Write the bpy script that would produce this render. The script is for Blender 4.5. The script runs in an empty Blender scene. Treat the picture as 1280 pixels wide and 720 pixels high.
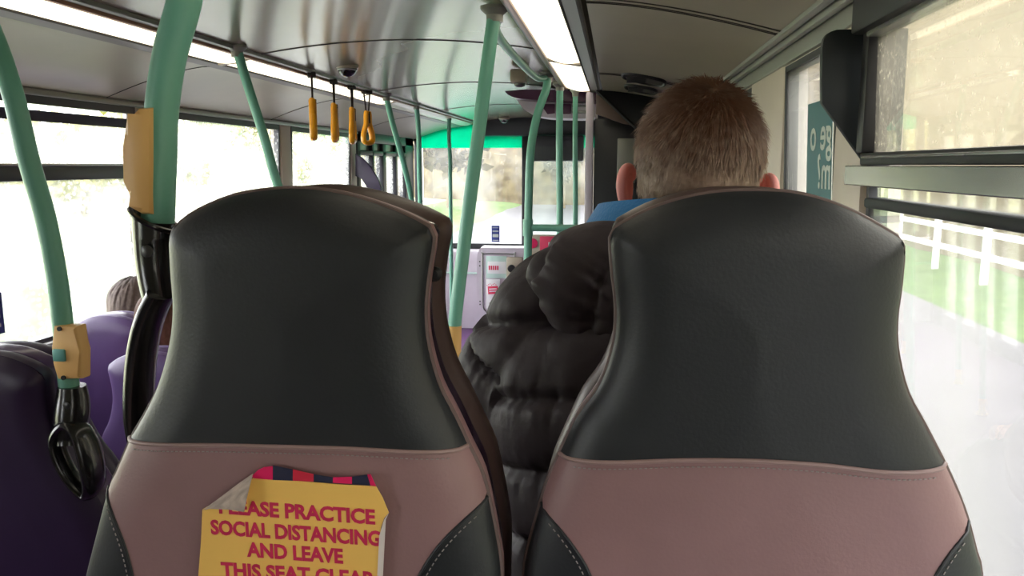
import bpy, bmesh, math, random
import numpy as np
from mathutils import Vector, Matrix, noise as mnoise

random.seed(7)
SC = bpy.context.scene
COL = SC.collection
PI = math.pi

# ------------------------------------------------------------------ camera, sky, exposure
CZ = 1.32
FPX = 1000.0
PITCH = math.atan(.153)
YAW = math.atan(.13 * math.cos(PITCH))
cam_d = bpy.data.cameras.new('camera')
cam_d.sensor_width = 36.0
cam_d.lens = 36.0 * FPX / 1280.0
cam_d.clip_start = .02
cam_d.clip_end = 400
cam = bpy.data.objects.new('camera', cam_d)
COL.objects.link(cam)
cam.location = (0, 0, CZ)
cam.rotation_euler = (PI / 2 - PITCH, 0, YAW)
SC.camera = cam

SKY = 9.0
LAMP = 1.3
world = bpy.data.worlds.new('overcast_sky')
SC.world = world
world.use_nodes = True
wn = world.node_tree
wn.nodes.clear()
w_out = wn.nodes.new('ShaderNodeOutputWorld')
w_bg = wn.nodes.new('ShaderNodeBackground')
w_bg.inputs[1].default_value = SKY
w_tc = wn.nodes.new('ShaderNodeTexCoord')
w_no = wn.nodes.new('ShaderNodeTexNoise')
w_no.inputs['Scale'].default_value = 1.6
w_rp = wn.nodes.new('ShaderNodeValToRGB')
w_rp.color_ramp.elements[0].color = (.86, .89, .94, 1)
w_rp.color_ramp.elements[1].color = (1, 1, 1, 1)
wn.links.new(w_tc.outputs['Generated'], w_no.inputs['Vector'])
wn.links.new(w_no.outputs['Fac'], w_rp.inputs[0])
wn.links.new(w_rp.outputs[0], w_bg.inputs[0])
wn.links.new(w_bg.outputs[0], w_out.inputs[0])

SC.view_settings.view_transform = 'Standard'
SC.view_settings.look = 'None'
SC.view_settings.exposure = 0.3
SC.view_settings.gamma = 1.0
SC.view_settings.use_curve_mapping = False
SC.cycles.max_bounces = 10
SC.cycles.transparent_max_bounces = 16
SC.cycles.sample_clamp_indirect = 6.0

# ------------------------------------------------------------------ helpers
_F = Vector((-math.sin(YAW) * math.cos(PITCH), math.cos(YAW) * math.cos(PITCH), -math.sin(PITCH)))
_R = Vector((math.cos(YAW), math.sin(YAW), 0))
_U = _R.cross(_F)


def at(px, py, Y):
    """the place in the bus that a measurement (px, py) on the photograph has at distance Y"""
    d = _F + _R * ((px - 640) / FPX) + _U * ((360 - py) / FPX)
    return Vector((0, 0, CZ)) + d * (Y / d.y)


def s2l(c):
    return tuple(((v / 255) / 12.92 if v / 255 <= .04045 else ((v / 255 + .055) / 1.055) ** 2.4) for v in c)


def mat(name, rgb, rough=.5, metal=0.0, var=0.0, scale=8.0, bump=0.0, bscale=60.0, spec=.5, coat=0.0, rgb2=None,
        stretch=None, emit=None, estr=0.0, detail=4.0, sheen=0.0, contrast=(.35, .65)):
    m = bpy.data.materials.new(name)
    m.use_nodes = True
    nt = m.node_tree
    b = nt.nodes['Principled BSDF']
    c = s2l(rgb) + (1,)
    b.inputs['Base Color'].default_value = c
    b.inputs['Roughness'].default_value = rough
    b.inputs['Metallic'].default_value = metal
    b.inputs['Specular IOR Level'].default_value = spec
    b.inputs['Coat Weight'].default_value = coat
    b.inputs['Coat Roughness'].default_value = .08
    b.inputs['Sheen Weight'].default_value = sheen
    if emit:
        b.inputs['Emission Color'].default_value = tuple(emit) + (1,)
        b.inputs['Emission Strength'].default_value = estr
    tc = nt.nodes.new('ShaderNodeTexCoord')
    vec = tc.outputs['Object']
    if stretch:
        mp = nt.nodes.new('ShaderNodeMapping')
        mp.inputs['Scale'].default_value = stretch
        nt.links.new(vec, mp.inputs['Vector'])
        vec = mp.outputs['Vector']
    if var > 0 or rgb2:
        n = nt.nodes.new('ShaderNodeTexNoise')
        n.inputs['Scale'].default_value = scale
        n.inputs['Detail'].default_value = detail
        nt.links.new(vec, n.inputs['Vector'])
        r = nt.nodes.new('ShaderNodeValToRGB')
        c2 = s2l(rgb2) + (1,) if rgb2 else tuple(min(1, v * (1 + var)) for v in c[:3]) + (1,)
        c1 = c if rgb2 else tuple(v * (1 - var) for v in c[:3]) + (1,)
        r.color_ramp.elements[0].color = c1
        r.color_ramp.elements[0].position = contrast[0]
        r.color_ramp.elements[1].color = c2
        r.color_ramp.elements[1].position = contrast[1]
        nt.links.new(n.outputs['Fac'], r.inputs[0])
        nt.links.new(r.outputs[0], b.inputs['Base Color'])
    if bump > 0:
        n2 = nt.nodes.new('ShaderNodeTexNoise')
        n2.inputs['Scale'].default_value = bscale
        n2.inputs['Detail'].default_value = 3
        nt.links.new(vec, n2.inputs['Vector'])
        bp = nt.nodes.new('ShaderNodeBump')
        bp.inputs['Strength'].default_value = bump
        bp.inputs['Distance'].default_value = .01
        nt.links.new(n2.outputs['Fac'], bp.inputs['Height'])
        nt.links.new(bp.outputs['Normal'], b.inputs['Normal'])
    return m


def glass(name, tint=(1, 1, 1), fog=.25, lo=.0, hi=.35, fscale=(1, 1, 1), drops=.0, dscale=90.0, fogcol=(.9, .9, .88), refl=1.0):
    """window glass: clear with a thin misted film and droplets, and a plain pane reflection"""
    m = bpy.data.materials.new(name)
    m.use_nodes = True
    nt = m.node_tree
    nt.nodes.clear()
    o = nt.nodes.new('ShaderNodeOutputMaterial')
    tr = nt.nodes.new('ShaderNodeBsdfTransparent')
    tr.inputs[0].default_value = tuple(tint) + (1,)
    tl = nt.nodes.new('ShaderNodeBsdfTranslucent')
    tl.inputs[0].default_value = tuple(fogcol) + (1,)
    tc = nt.nodes.new('ShaderNodeTexCoord')
    mp = nt.nodes.new('ShaderNodeMapping')
    mp.inputs['Scale'].default_value = fscale
    nt.links.new(tc.outputs['Object'], mp.inputs['Vector'])
    n = nt.nodes.new('ShaderNodeTexNoise')
    n.inputs['Scale'].default_value = 3.0
    n.inputs['Detail'].default_value = 6
    nt.links.new(mp.outputs['Vector'], n.inputs['Vector'])
    mr = nt.nodes.new('ShaderNodeMapRange')
    mr.inputs['From Min'].default_value = .35
    mr.inputs['From Max'].default_value = .65
    mr.inputs['To Min'].default_value = lo
    mr.inputs['To Max'].default_value = hi
    nt.links.new(n.outputs['Fac'], mr.inputs['Value'])
    fac = mr.outputs[0]
    if drops > 0:
        v = nt.nodes.new('ShaderNodeTexVoronoi')
        v.inputs['Scale'].default_value = dscale
        nt.links.new(tc.outputs['Object'], v.inputs['Vector'])
        dr = nt.nodes.new('ShaderNodeMapRange')
        dr.inputs['From Min'].default_value = .12
        dr.inputs['From Max'].default_value = .42
        dr.inputs['To Min'].default_value = drops
        dr.inputs['To Max'].default_value = 0
        nt.links.new(v.outputs['Distance'], dr.inputs['Value'])
        ad = nt.nodes.new('ShaderNodeMath')
        ad.operation = 'ADD'
        ad.use_clamp = True
        nt.links.new(fac, ad.inputs[0])
        nt.links.new(dr.outputs[0], ad.inputs[1])
        fac = ad.outputs[0]
    mx = nt.nodes.new('ShaderNodeMixShader')
    nt.links.new(fac, mx.inputs[0])
    nt.links.new(tr.outputs[0], mx.inputs[1])
    nt.links.new(tl.outputs[0], mx.inputs[2])
    gl = nt.nodes.new('ShaderNodeBsdfGlossy')
    gl.inputs['Roughness'].default_value = .02
    lw = nt.nodes.new('ShaderNodeFresnel')
    lw.inputs[0].default_value = 1.45
    ml = nt.nodes.new('ShaderNodeMath')
    ml.operation = 'MULTIPLY'
    ml.inputs[1].default_value = refl
    nt.links.new(lw.outputs[0], ml.inputs[0])
    m2 = nt.nodes.new('ShaderNodeMixShader')
    nt.links.new(ml.outputs[0], m2.inputs[0])
    nt.links.new(mx.outputs[0], m2.inputs[1])
    nt.links.new(gl.outputs[0], m2.inputs[2])
    nt.links.new(m2.outputs[0], o.inputs[0])
    return m


def spline(pts, n=8, closed=False):
    """Catmull-Rom through pts"""
    P = [Vector(p) for p in pts]
    if len(P) == 2:
        return [P[0].lerp(P[1], k / n) for k in range(n + 1)]
    out = []
    m = len(P)
    segs = m if closed else m - 1
    for i in range(segs):
        if closed:
            a, b, c, d = P[(i - 1) % m], P[i], P[(i + 1) % m], P[(i + 2) % m]
        else:
            b, c = P[i], P[i + 1]
            a = P[i - 1] if i > 0 else b * 2 - c
            d = P[i + 2] if i + 2 < m else c * 2 - b
        for k in range(n):
            t = k / n
            out.append(.5 * ((2 * b) + (c - a) * t + (2 * a - 5 * b + 4 * c - d) * t * t + (3 * b - a - 3 * c + d) * t ** 3))
    if not closed:
        out.append(P[-1].copy())
    return out


def resample(pts, n):
    P = [Vector(p) for p in pts]
    L = [0]
    for a, b in zip(P, P[1:]):
        L.append(L[-1] + (b - a).length)
    out = []
    j = 0
    for k in range(n):
        t = L[-1] * k / (n - 1)
        while j < len(P) - 2 and L[j + 1] < t:
            j += 1
        d = L[j + 1] - L[j]
        out.append(P[j].lerp(P[j + 1], 0 if d == 0 else min(1, (t - L[j]) / d)))
    return out


class MB:
    def __init__(self):
        self.v = []
        self.f = []

    def add(self, vs, fs):
        b = len(self.v)
        self.v += [Vector(x) for x in vs]
        self.f += [tuple(b + i for i in q) for q in fs]
        return self

    def box(self, lo, hi, bev=0.0, M=None, seg=2):
        lo, hi = Vector(lo), Vector(hi)
        bm = bmesh.new()
        bmesh.ops.create_cube(bm, size=1)
        c, s = (lo + hi) / 2, hi - lo
        for v in bm.verts:
            v.co = Vector((v.co.x * s.x, v.co.y * s.y, v.co.z * s.z)) + c
        if bev > 0:
            bmesh.ops.bevel(bm, geom=list(bm.edges), offset=min(bev, .49 * min(s)), segments=seg, affect='EDGES', profile=.5)
        vs = [(M @ v.co if M else v.co.copy()) for v in bm.verts]
        bm.verts.index_update()
        fs = [[v.index for v in f.verts] for f in bm.faces]
        bm.free()
        return self.add(vs, fs)

    def quad(self, a, b, c, d):
        return self.add([a, b, c, d], [(0, 1, 2, 3)])

    def slab(self, a, b, c, d, t):
        """a thin plate with corners a b c d and thickness vector t"""
        t = Vector(t)
        vs = [Vector(p) for p in (a, b, c, d)]
        vs += [p + t for p in vs]
        return self.add(vs, [(0, 1, 2, 3), (7, 6, 5, 4), (0, 4, 5, 1), (1, 5, 6, 2), (2, 6, 7, 3), (3, 7, 4, 0)])

    def tube(self, path, r, n=16, flat=None, closed=False, up=None):
        """round (or flattened: flat=(a,b) radii) bar along a path; r a number or one per point"""
        P = [Vector(p) for p in path]
        m = len(P)
        R = r if isinstance(r, (list, tuple)) else [r] * m
        rings = []
        T0 = None
        for i, p in enumerate(P):
            if closed:
                t = P[(i + 1) % m] - P[(i - 1) % m]
            else:
                t = P[min(i + 1, m - 1)] - P[max(i - 1, 0)]
            t.normalize()
            if T0 is None:
                ref = Vector(up) if up else (Vector((0, 1, 0)) if abs(t.y) < .9 else Vector((1, 0, 0)))
                nx = (ref - t * ref.dot(t)).normalized()
            else:
                nx = (nx - t * nx.dot(t)).normalized()
            T0 = t
            ny = t.cross(nx)
            a, b = (R[i], R[i]) if not flat else (R[i] * flat[0], R[i] * flat[1])
            rings.append([p + nx * (a * math.cos(2 * PI * k / n)) + ny * (b * math.sin(2 * PI * k / n)) for k in range(n)])
        base = len(self.v)
        for ring in rings:
            self.v += ring
        cnt = m if closed else m - 1
        for i in range(cnt):
            for k in range(n):
                a = base + i * n + k
                b = base + i * n + (k + 1) % n
                c = base + ((i + 1) % m) * n + (k + 1) % n
                d = base + ((i + 1) % m) * n + k
                self.f.append((a, b, c, d))
        if not closed:
            self.f.append(tuple(base + k for k in range(n))[::-1])
            self.f.append(tuple(base + (m - 1) * n + k for k in range(n)))
        return self

    def lathe(self, prof, c, axis='Z', n=28):
        """profile [(r, h)...] turned about an axis through c"""
        c = Vector(c)
        base = len(self.v)
        for r, h in prof:
            for k in range(n):
                a = 2 * PI * k / n
                x, y = r * math.cos(a), r * math.sin(a)
                p = {'Z': (x, y, h), 'Y': (x, h, y), 'X': (h, x, y)}[axis]
                self.v.append(c + Vector(p))
        for i in range(len(prof) - 1):
            for k in range(n):
                self.f.append((base + i * n + k, base + i * n + (k + 1) % n, base + (i + 1) * n + (k + 1) % n, base + (i + 1) * n + k))
        self.f.append(tuple(base + k for k in range(n))[::-1])
        self.f.append(tuple(base + (len(prof) - 1) * n + k for k in range(n)))
        return self

    def grid(self, rows, flip=False):
        base = len(self.v)
        n = len(rows[0])
        for r in rows:
            self.v += [Vector(p) for p in r]
        for i in range(len(rows) - 1):
            for k in range(n - 1):
                q = (base + i * n + k, base + i * n + k + 1, base + (i + 1) * n + k + 1, base + (i + 1) * n + k)
                self.f.append(q[::-1] if flip else q)
        return self

    def prism(self, pts, t, bev=0.0):
        """flat outline (3-D points in one plane) pushed along the vector t, edges bevelled"""
        bm = bmesh.new()
        t = Vector(t)
        a = [bm.verts.new(Vector(p)) for p in pts]
        b = [bm.verts.new(Vector(p) + t) for p in pts]
        n = len(a)
        bm.faces.new(a)
        bm.faces.new(b[::-1])
        for i in range(n):
            bm.faces.new((a[i], b[i], b[(i + 1) % n], a[(i + 1) % n]))
        if bev > 0:
            es = [e for e in bm.edges if (e.verts[0] in a) == (e.verts[1] in a)]
            bmesh.ops.bevel(bm, geom=es, offset=bev, segments=2, affect='EDGES', profile=.5)
        bm.verts.index_update()
        vs = [v.co.copy() for v in bm.verts]
        fs = [[v.index for v in f.verts] for f in bm.faces]
        bm.free()
        return self.add(vs, fs)

    def ball(self, c, r, u=20, v=14, M=None):
        c = Vector(c)
        r = Vector(r) if not isinstance(r, (int, float)) else Vector((r, r, r))
        vs, fs = [], []
        for i in range(1, v):
            th = PI * i / v
            for k in range(u):
                ph = 2 * PI * k / u
                p = Vector((r.x * math.sin(th) * math.cos(ph), r.y * math.sin(th) * math.sin(ph), r.z * math.cos(th)))
                vs.append(c + (M @ p if M else p))
        top, bot = len(vs), len(vs) + 1
        pz = Vector((0, 0, r.z))
        vs += [c + (M @ pz if M else pz), c - (M @ pz if M else pz)]
        for i in range(v - 2):
            for k in range(u):
                fs.append((i * u + k, (i + 1) * u + k, (i + 1) * u + (k + 1) % u, i * u + (k + 1) % u))
        for k in range(u):
            fs.append((top, k, (k + 1) % u))
            fs.append((bot, (v - 2) * u + (k + 1) % u, (v - 2) * u + k))
        return self.add(vs, fs)

    def cone(self, a, b, r1, r2, n=14, m=6):
        a, b = Vector(a), Vector(b)
        return self.tube([a.lerp(b, i / m) for i in range(m + 1)], [r1 + (r2 - r1) * i / m for i in range(m + 1)], n)

    def mesh(self, name, m=None, off=(0, 0, 0), smooth=True, angle=40, recalc=True):
        me = bpy.data.meshes.new(name)
        off = Vector(off)
        me.from_pydata([tuple(p - off) for p in self.v], [], self.f)
        if recalc:
            bm = bmesh.new()
            bm.from_mesh(me)
            bmesh.ops.recalc_face_normals(bm, faces=bm.faces)
            bm.to_mesh(me)
            bm.free()
        if smooth:
            me.shade_smooth()
            me.set_sharp_from_angle(angle=math.radians(angle))
        if m:
            me.materials.append(m)
        return me


OFF = {}


def link(name, me, parent=None):
    o = bpy.data.objects.new(name, me)
    COL.objects.link(o)
    if parent is not None:
        o.parent = parent
        OFF[o] = OFF[parent]
    return o


def tag(o, label=None, cat=None, group=None, kind=None):
    if label:
        o['label'] = label
    if cat:
        o['category'] = cat
    if group:
        o['group'] = group
    if kind:
        o['kind'] = kind
    return o


def thing(name, label, cat, loc, group=None):
    o = bpy.data.objects.new(name, None)
    COL.objects.link(o)
    o.empty_display_size = .05
    o.location = loc
    OFF[o] = Vector(loc)
    return tag(o, label, cat, group)


def part(name, mb, m, root, label=None, smooth=True, angle=40, kind=None, recalc=True):
    o = link(name, mb.mesh(name, m, OFF[root], smooth, angle, recalc), root)
    return tag(o, label, None, None, kind)


def solo(name, mb, m, label, cat, group=None, loc=None, kind=None, smooth=True, angle=40):
    """a thing that is one mesh"""
    if loc is None:
        xs = [p.x for p in mb.v]
        ys = [p.y for p in mb.v]
        loc = ((min(xs) + max(xs)) / 2, (min(ys) + max(ys)) / 2, min(p.z for p in mb.v))
    o = link(name, mb.mesh(name, m, loc, smooth, angle))
    o.location = loc
    OFF[o] = Vector(loc)
    return tag(o, label, cat, group, kind)


def struct(name, mb, m, parent=None, smooth=True, angle=40):
    o = link(name, mb.mesh(name, m, OFF.get(parent, (0, 0, 0)) if parent else (0, 0, 0), smooth, angle), parent)
    if parent is None:
        OFF[o] = Vector((0, 0, 0))
        o['kind'] = 'structure'
    return o


def dup(root, loc, label, group=None):
    r = root.copy()
    COL.objects.link(r)
    r.location = loc
    r['label'] = label
    if group:
        r['group'] = group
    OFF[r] = Vector(loc)
    for ch in list(root.children):
        c = ch.copy()
        COL.objects.link(c)
        c.parent = r
        for g in list(ch.children):
            d = g.copy()
            COL.objects.link(d)
            d.parent = c
    return r


def text_mb(body, size, M, weight=.0, depth=.0003, align='CENTER', sx=1.0):
    """lettering as a solid mesh, placed by the matrix M (x right, y up)"""
    cu = bpy.data.curves.new('lettering', 'FONT')
    cu.body = body
    cu.size = size
    cu.align_x = align
    cu.offset = weight
    cu.extrude = depth
    cu.resolution_u = 3
    o = bpy.data.objects.new('lettering', cu)
    COL.objects.link(o)
    dg = bpy.context.evaluated_depsgraph_get()
    me = bpy.data.meshes.new_from_object(o.evaluated_get(dg))
    mb = MB()
    S = Matrix.Scale(sx, 4, (1, 0, 0))
    mb.add([M @ (S @ v.co) for v in me.vertices], [list(p.vertices) for p in me.polygons])
    bpy.data.objects.remove(o)
    bpy.data.curves.remove(cu)
    bpy.data.meshes.remove(me)
    return mb


def fused(mb, voxel, smooth=3, factor=.5):
    """the shapes in mb melted into one continuous skin"""
    me = mb.mesh('body', None, smooth=False)
    o = bpy.data.objects.new('body', me)
    COL.objects.link(o)
    r = o.modifiers.new('r', 'REMESH')
    r.mode = 'VOXEL'
    r.voxel_size = voxel
    s = o.modifiers.new('s', 'SMOOTH')
    s.iterations = smooth
    s.factor = factor
    dg = bpy.context.evaluated_depsgraph_get()
    m2 = bpy.data.meshes.new_from_object(o.evaluated_get(dg))
    out = MB().add([v.co.copy() for v in m2.vertices], [list(p.vertices) for p in m2.polygons])
    bpy.data.objects.remove(o)
    bpy.data.meshes.remove(me)
    bpy.data.meshes.remove(m2)
    return out


# ------------------------------------------------------------------ materials
M_ceil = mat('cream_gloss_ceiling', (142, 135, 116), .2, var=.03, scale=2, spec=.45, coat=.05)
M_cove = mat('beige_cove_panel', (160, 152, 134), .38, var=.05, scale=3, spec=.4)
M_gap = mat('dark_joint', (52, 47, 42), .7)
M_band = mat('grey_lilac_strip', (128, 122, 120), .45)
M_alu = mat('grey_green_trim', (142, 142, 134), .35, metal=.3)
M_copper = mat('copper_brown_trim', (172, 128, 104), .3, metal=.5)
M_cream = mat('cream_pillar', (206, 194, 180), .42, var=.04, scale=4)
M_white = mat('white_sill', (226, 222, 226), .4)
M_lilac = mat('lilac_white_moulding', (206, 196, 208), .4, var=.03)
M_black = mat('black_rubber', (26, 26, 29), .5)
M_frame = mat('charcoal_window_frame', (44, 44, 52), .42, var=.06)
M_frameglint = mat('bright_frame_edge', (186, 186, 182), .25, metal=.6)
M_gun = mat('polished_dark_rail', (118, 120, 116), .16, metal=.95)
M_bluegrey = mat('gusset_charcoal', (40, 46, 48), .55)
M_wallp = mat('purple_side_panel', (92, 62, 92), .5, var=.06, scale=5)
M_floor = mat('purple_vinyl_floor', (104, 62, 116), .45, var=.14, scale=160, detail=2)
M_plinth = mat('dark_plinth_vinyl', (46, 40, 50), .6, var=.1, scale=120)
M_green = mat('green_pole_coating', (118, 184, 162), .33, var=.03, scale=10, bump=.04, bscale=90, spec=.5)
M_yellow = mat('yellow_bell_plastic', (238, 190, 118), .4, var=.03)
M_strap = mat('orange_yellow_handle', (250, 172, 30), .3, coat=.3)
M_webbing = mat('brown_black_webbing', (62, 46, 38), .7, bump=.2, bscale=400)
M_leather = mat('black_leather', (33, 36, 40), .46, var=.06, scale=20, bump=.05, bscale=320, spec=.5)
M_taupe = mat('taupe_leather', (144, 112, 113), .45, var=.04, scale=14, bump=.05, bscale=320, spec=.45)
M_piping = mat('mauve_piping', (150, 124, 122), .45)
M_welt = mat('dull_taupe_welt', (104, 86, 84), .5)
M_stitch = mat('grey_thread', (150, 142, 140), .7)
M_shell = mat('aubergine_gloss_shell', (46, 30, 48), .1, coat=.6, spec=.6)
M_front = mat('brown_aubergine_leather', (70, 52, 48), .4, var=.05, bump=.05, bscale=300)
M_purple = mat('purple_leather', (84, 62, 110), .42, var=.05, scale=12, bump=.05, bscale=300)
M_deep = mat('seat_shade_and_panel_purple', (46, 32, 62), .42, var=.05, scale=12)  # nearest seat's purple with shade painted in; the door panel's own purple
M_purpleshell = mat('deep_purple_shell', (72, 48, 92), .28, coat=.4)
M_handle = mat('black_gloss_grab_handle', (22, 23, 24), .24, coat=.3)
M_metal = mat('dull_steel', (150, 150, 148), .35, metal=.8)
M_bolt = mat('bolt_steel', (80, 80, 80), .35, metal=.8)
M_teal = mat('turquoise_button', (106, 176, 170), .35)
M_paper = mat('yellow_notice', (248, 200, 104), .5, var=.03, scale=10)
M_ink = mat('crimson_ink', (206, 44, 88), .5)
M_pink = mat('pink_stripe', (226, 26, 96), .5)
M_red = mat('red_stripe', (206, 38, 66), .5)
M_navy = mat('navy_stripe', (38, 42, 66), .5)
M_fold = mat('peeled_paper_back', (176, 158, 144), .6, var=.22, scale=60, stretch=(1, 6, 1))
M_pedge = mat('paper_white_edge', (214, 204, 202), .6)
M_skin = mat('skin', (206, 142, 118), .5, var=.08, scale=25, rgb2=(214, 152, 128))
M_ear = mat('flushed_ear', (240, 160, 156), .5)
M_puffer = mat('black_puffer_nylon', (60, 53, 58), .58, var=.1, scale=14, bump=.2, bscale=48, spec=.3)
M_blue = mat('blue_fleece_lining', (46, 122, 186), .85, bump=.2, bscale=300, sheen=.3)
M_trouser = mat('dark_denim', (42, 46, 62), .85, bump=.15, bscale=500)
M_shoe = mat('dark_shoe', (34, 32, 32), .5)
M_redcoat = mat('red_checked_coat', (156, 54, 62), .8, rgb2=(196, 112, 108), scale=60)
M_purplecoat = mat('plum_coat', (66, 48, 60), .8, var=.1)
M_eye = mat('eye_white', (226, 222, 216), .2)
M_iris = mat('dark_iris', (52, 40, 30), .2)
M_lip = mat('lip', (178, 100, 92), .5)
M_camera = mat('camera_smoked_dome', (30, 28, 30), .08, coat=.6)
M_beigeplastic = mat('beige_plastic', (172, 160, 142), .4)
M_darkpanel = mat('black_bulkhead_panel', (24, 26, 30), .35)
M_plum = mat('plum_plastic', (86, 48, 78), .3)
M_poster = mat('white_poster', (238, 238, 240), .5)
M_mint = mat('pale_mint_poster', (196, 222, 214), .5)
M_stamp = mat('pink_red_stamp', (226, 62, 98), .5)
M_bluesign = mat('blue_sign', (48, 62, 140), .4)
M_tealsign = mat('teal_window_vinyl', (52, 108, 116), .5)
M_paleprint = mat('pale_vinyl_print', (196, 204, 196), .5)
M_tint = mat('green_sun_band', (20, 190, 150), .3)


def mat_hair(name, dark, light, z0, z1, grey=0.0):
    m = bpy.data.materials.new(name)
    m.use_nodes = True
    nt = m.node_tree
    b = nt.nodes['Principled BSDF']
    b.inputs['Roughness'].default_value = .55
    b.inputs['Specular IOR Level'].default_value = .3
    tc = nt.nodes.new('ShaderNodeTexCoord')
    n = nt.nodes.new('ShaderNodeTexNoise')
    n.inputs['Scale'].default_value = 90
    n.inputs['Detail'].default_value = 3
    nt.links.new(tc.outputs['Object'], n.inputs['Vector'])
    sx = nt.nodes.new('ShaderNodeSeparateXYZ')
    nt.links.new(tc.outputs['Object'], sx.inputs[0])
    mr = nt.nodes.new('ShaderNodeMapRange')
    mr.inputs['From Min'].default_value = z0
    mr.inputs['From Max'].default_value = z1
    nt.links.new(sx.outputs['Z'], mr.inputs['Value'])
    ad = nt.nodes.new('ShaderNodeMath')
    ad.operation = 'MULTIPLY_ADD'
    ad.inputs[1].default_value = .9
    ad.inputs[2].default_value = -.45
    nt.links.new(n.outputs['Fac'], ad.inputs[0])
    a2 = nt.nodes.new('ShaderNodeMath')
    a2.operation = 'ADD'
    a2.use_clamp = True
    nt.links.new(ad.outputs[0], a2.inputs[0])
    nt.links.new(mr.outputs[0], a2.inputs[1])
    r = nt.nodes.new('ShaderNodeValToRGB')
    r.color_ramp.elements[0].color = s2l(light) + (1,)
    r.color_ramp.elements[1].color = s2l(dark) + (1,)
    nt.links.new(a2.outputs[0], r.inputs[0])
    nt.links.new(r.outputs[0], b.inputs['Base Color'])
    return m


def mat_light(name, strength, tint):
    m = bpy.data.materials.new(name)
    m.use_nodes = True
    nt = m.node_tree
    b = nt.nodes['Principled BSDF']
    b.inputs['Base Color'].default_value = (.85, .85, .8, 1)
    b.inputs['Roughness'].default_value = .4
    b.inputs['Emission Color'].default_value = tuple(tint) + (1,)
    b.inputs['Emission Strength'].default_value = strength
    return m


M_lamp = mat_light('lit_diffuser', LAMP, (1.0, .90, .70))
M_lampoff = mat('unlit_diffuser', (214, 214, 196), .3)
G_left = glass('misted_glass_pale', (1, 1, 1), lo=.02, hi=.26, fscale=(1, 1, 1.2), drops=.42, dscale=45, refl=.6)
G_right = glass('misted_glass_streaked', (.97, .97, .95), lo=.08, hi=.22, fscale=(1, 2.2, .6), drops=.0, dscale=60, fogcol=(.62, .62, .58), refl=.55)
G_rightup = glass('misted_glass_droplets', (.94, .92, .86), lo=.12, hi=.24, fscale=(1, 1.5, 1.5), drops=.22, dscale=90, fogcol=(.62, .58, .48), refl=.5)
G_clear = glass('windscreen_glass', (.96, .98, .96), lo=.0, hi=.10, refl=.5)
G_green = glass('green_band_glass', (.02, .72, .50), lo=.25, hi=.4, fogcol=(.02, .62, .42), refl=.4)
G_screen = glass('assault_screen_glass', (.93, .97, .94), lo=.0, hi=.02, refl=.5)

# ------------------------------------------------------------------ the bus shell
YB, YF = -1.6, 7.86          # rear and front ends that are built
SILL, HEAD = .70, 1.556


def XL(z):
    return -1.995 + .035 * (z - SILL)


def XR(z):
    return .437 - .035 * (z - SILL)


# floors (low front floor, rear aisle floor, plinths under the raised seats)
mb = MB()
mb.box((-2.0, 1.62, -.34), (.44, YF, -.27))
mb.box((-2.0, YB, -.34), (.44, 1.62, -.10), .004)
struct('floor', mb, M_floor)
mb = MB()
mb.box((-.53, YB, -.0999), (.44, 1.62, .20), .012)
struct('trim_1', mb, M_plinth)


def wall_rect(X, y0, y1, z0, z1, t, mbx):
    """part of a side wall: a slab that leans with the wall, t thick to the outside"""
    mbx.slab((X(z0), y0, z0), (X(z0), y1, z0), (X(z1), y1, z1), (X(z1), y0, z1), (t, 0, 0))


# left wall
LW = [(-1.1, -.2), (.63, 3.13), (3.30, 4.57), (4.74, 5.84)]  # first opening is behind the camera, added to let light onto the seats
LP = [(YB, -1.1), (-.2, .63), (3.13, 3.30), (4.57, 4.74), (5.84, 5.98)]
mb = MB()
wall_rect(XL, YB, 5.98, -.34, SILL - .03, -.05, mb)
struct('wall_left', mb, M_wallp)
mb = MB()
for a, b in LP:
    mb.slab((XL(SILL), a, SILL), (XL(SILL), b, SILL), (XL(HEAD), b, HEAD), (XL(HEAD), a, HEAD), (-.05, 0, 0))
    mb.box((XL(1.1) - .02, a + .01, SILL), (XL(1.1) + .022, b - .01, HEAD), .012)
struct('trim_2', mb, M_cream)
mb = MB()
mb.box((XL(SILL) - .05, YB, SILL - .03), (XL(SILL) + .022, 5.98, SILL), .006)
struct('trim_3', mb, M_white)
mb = MB()
wall_rect(XL, YB, YF, HEAD, 1.66, -.05, mb)
mb.box((XL(HEAD) - .03, YB, HEAD), (XL(HEAD) + .02, 5.98, HEAD + .022), .005)
struct('trim_4', mb, M_alu)
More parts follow.
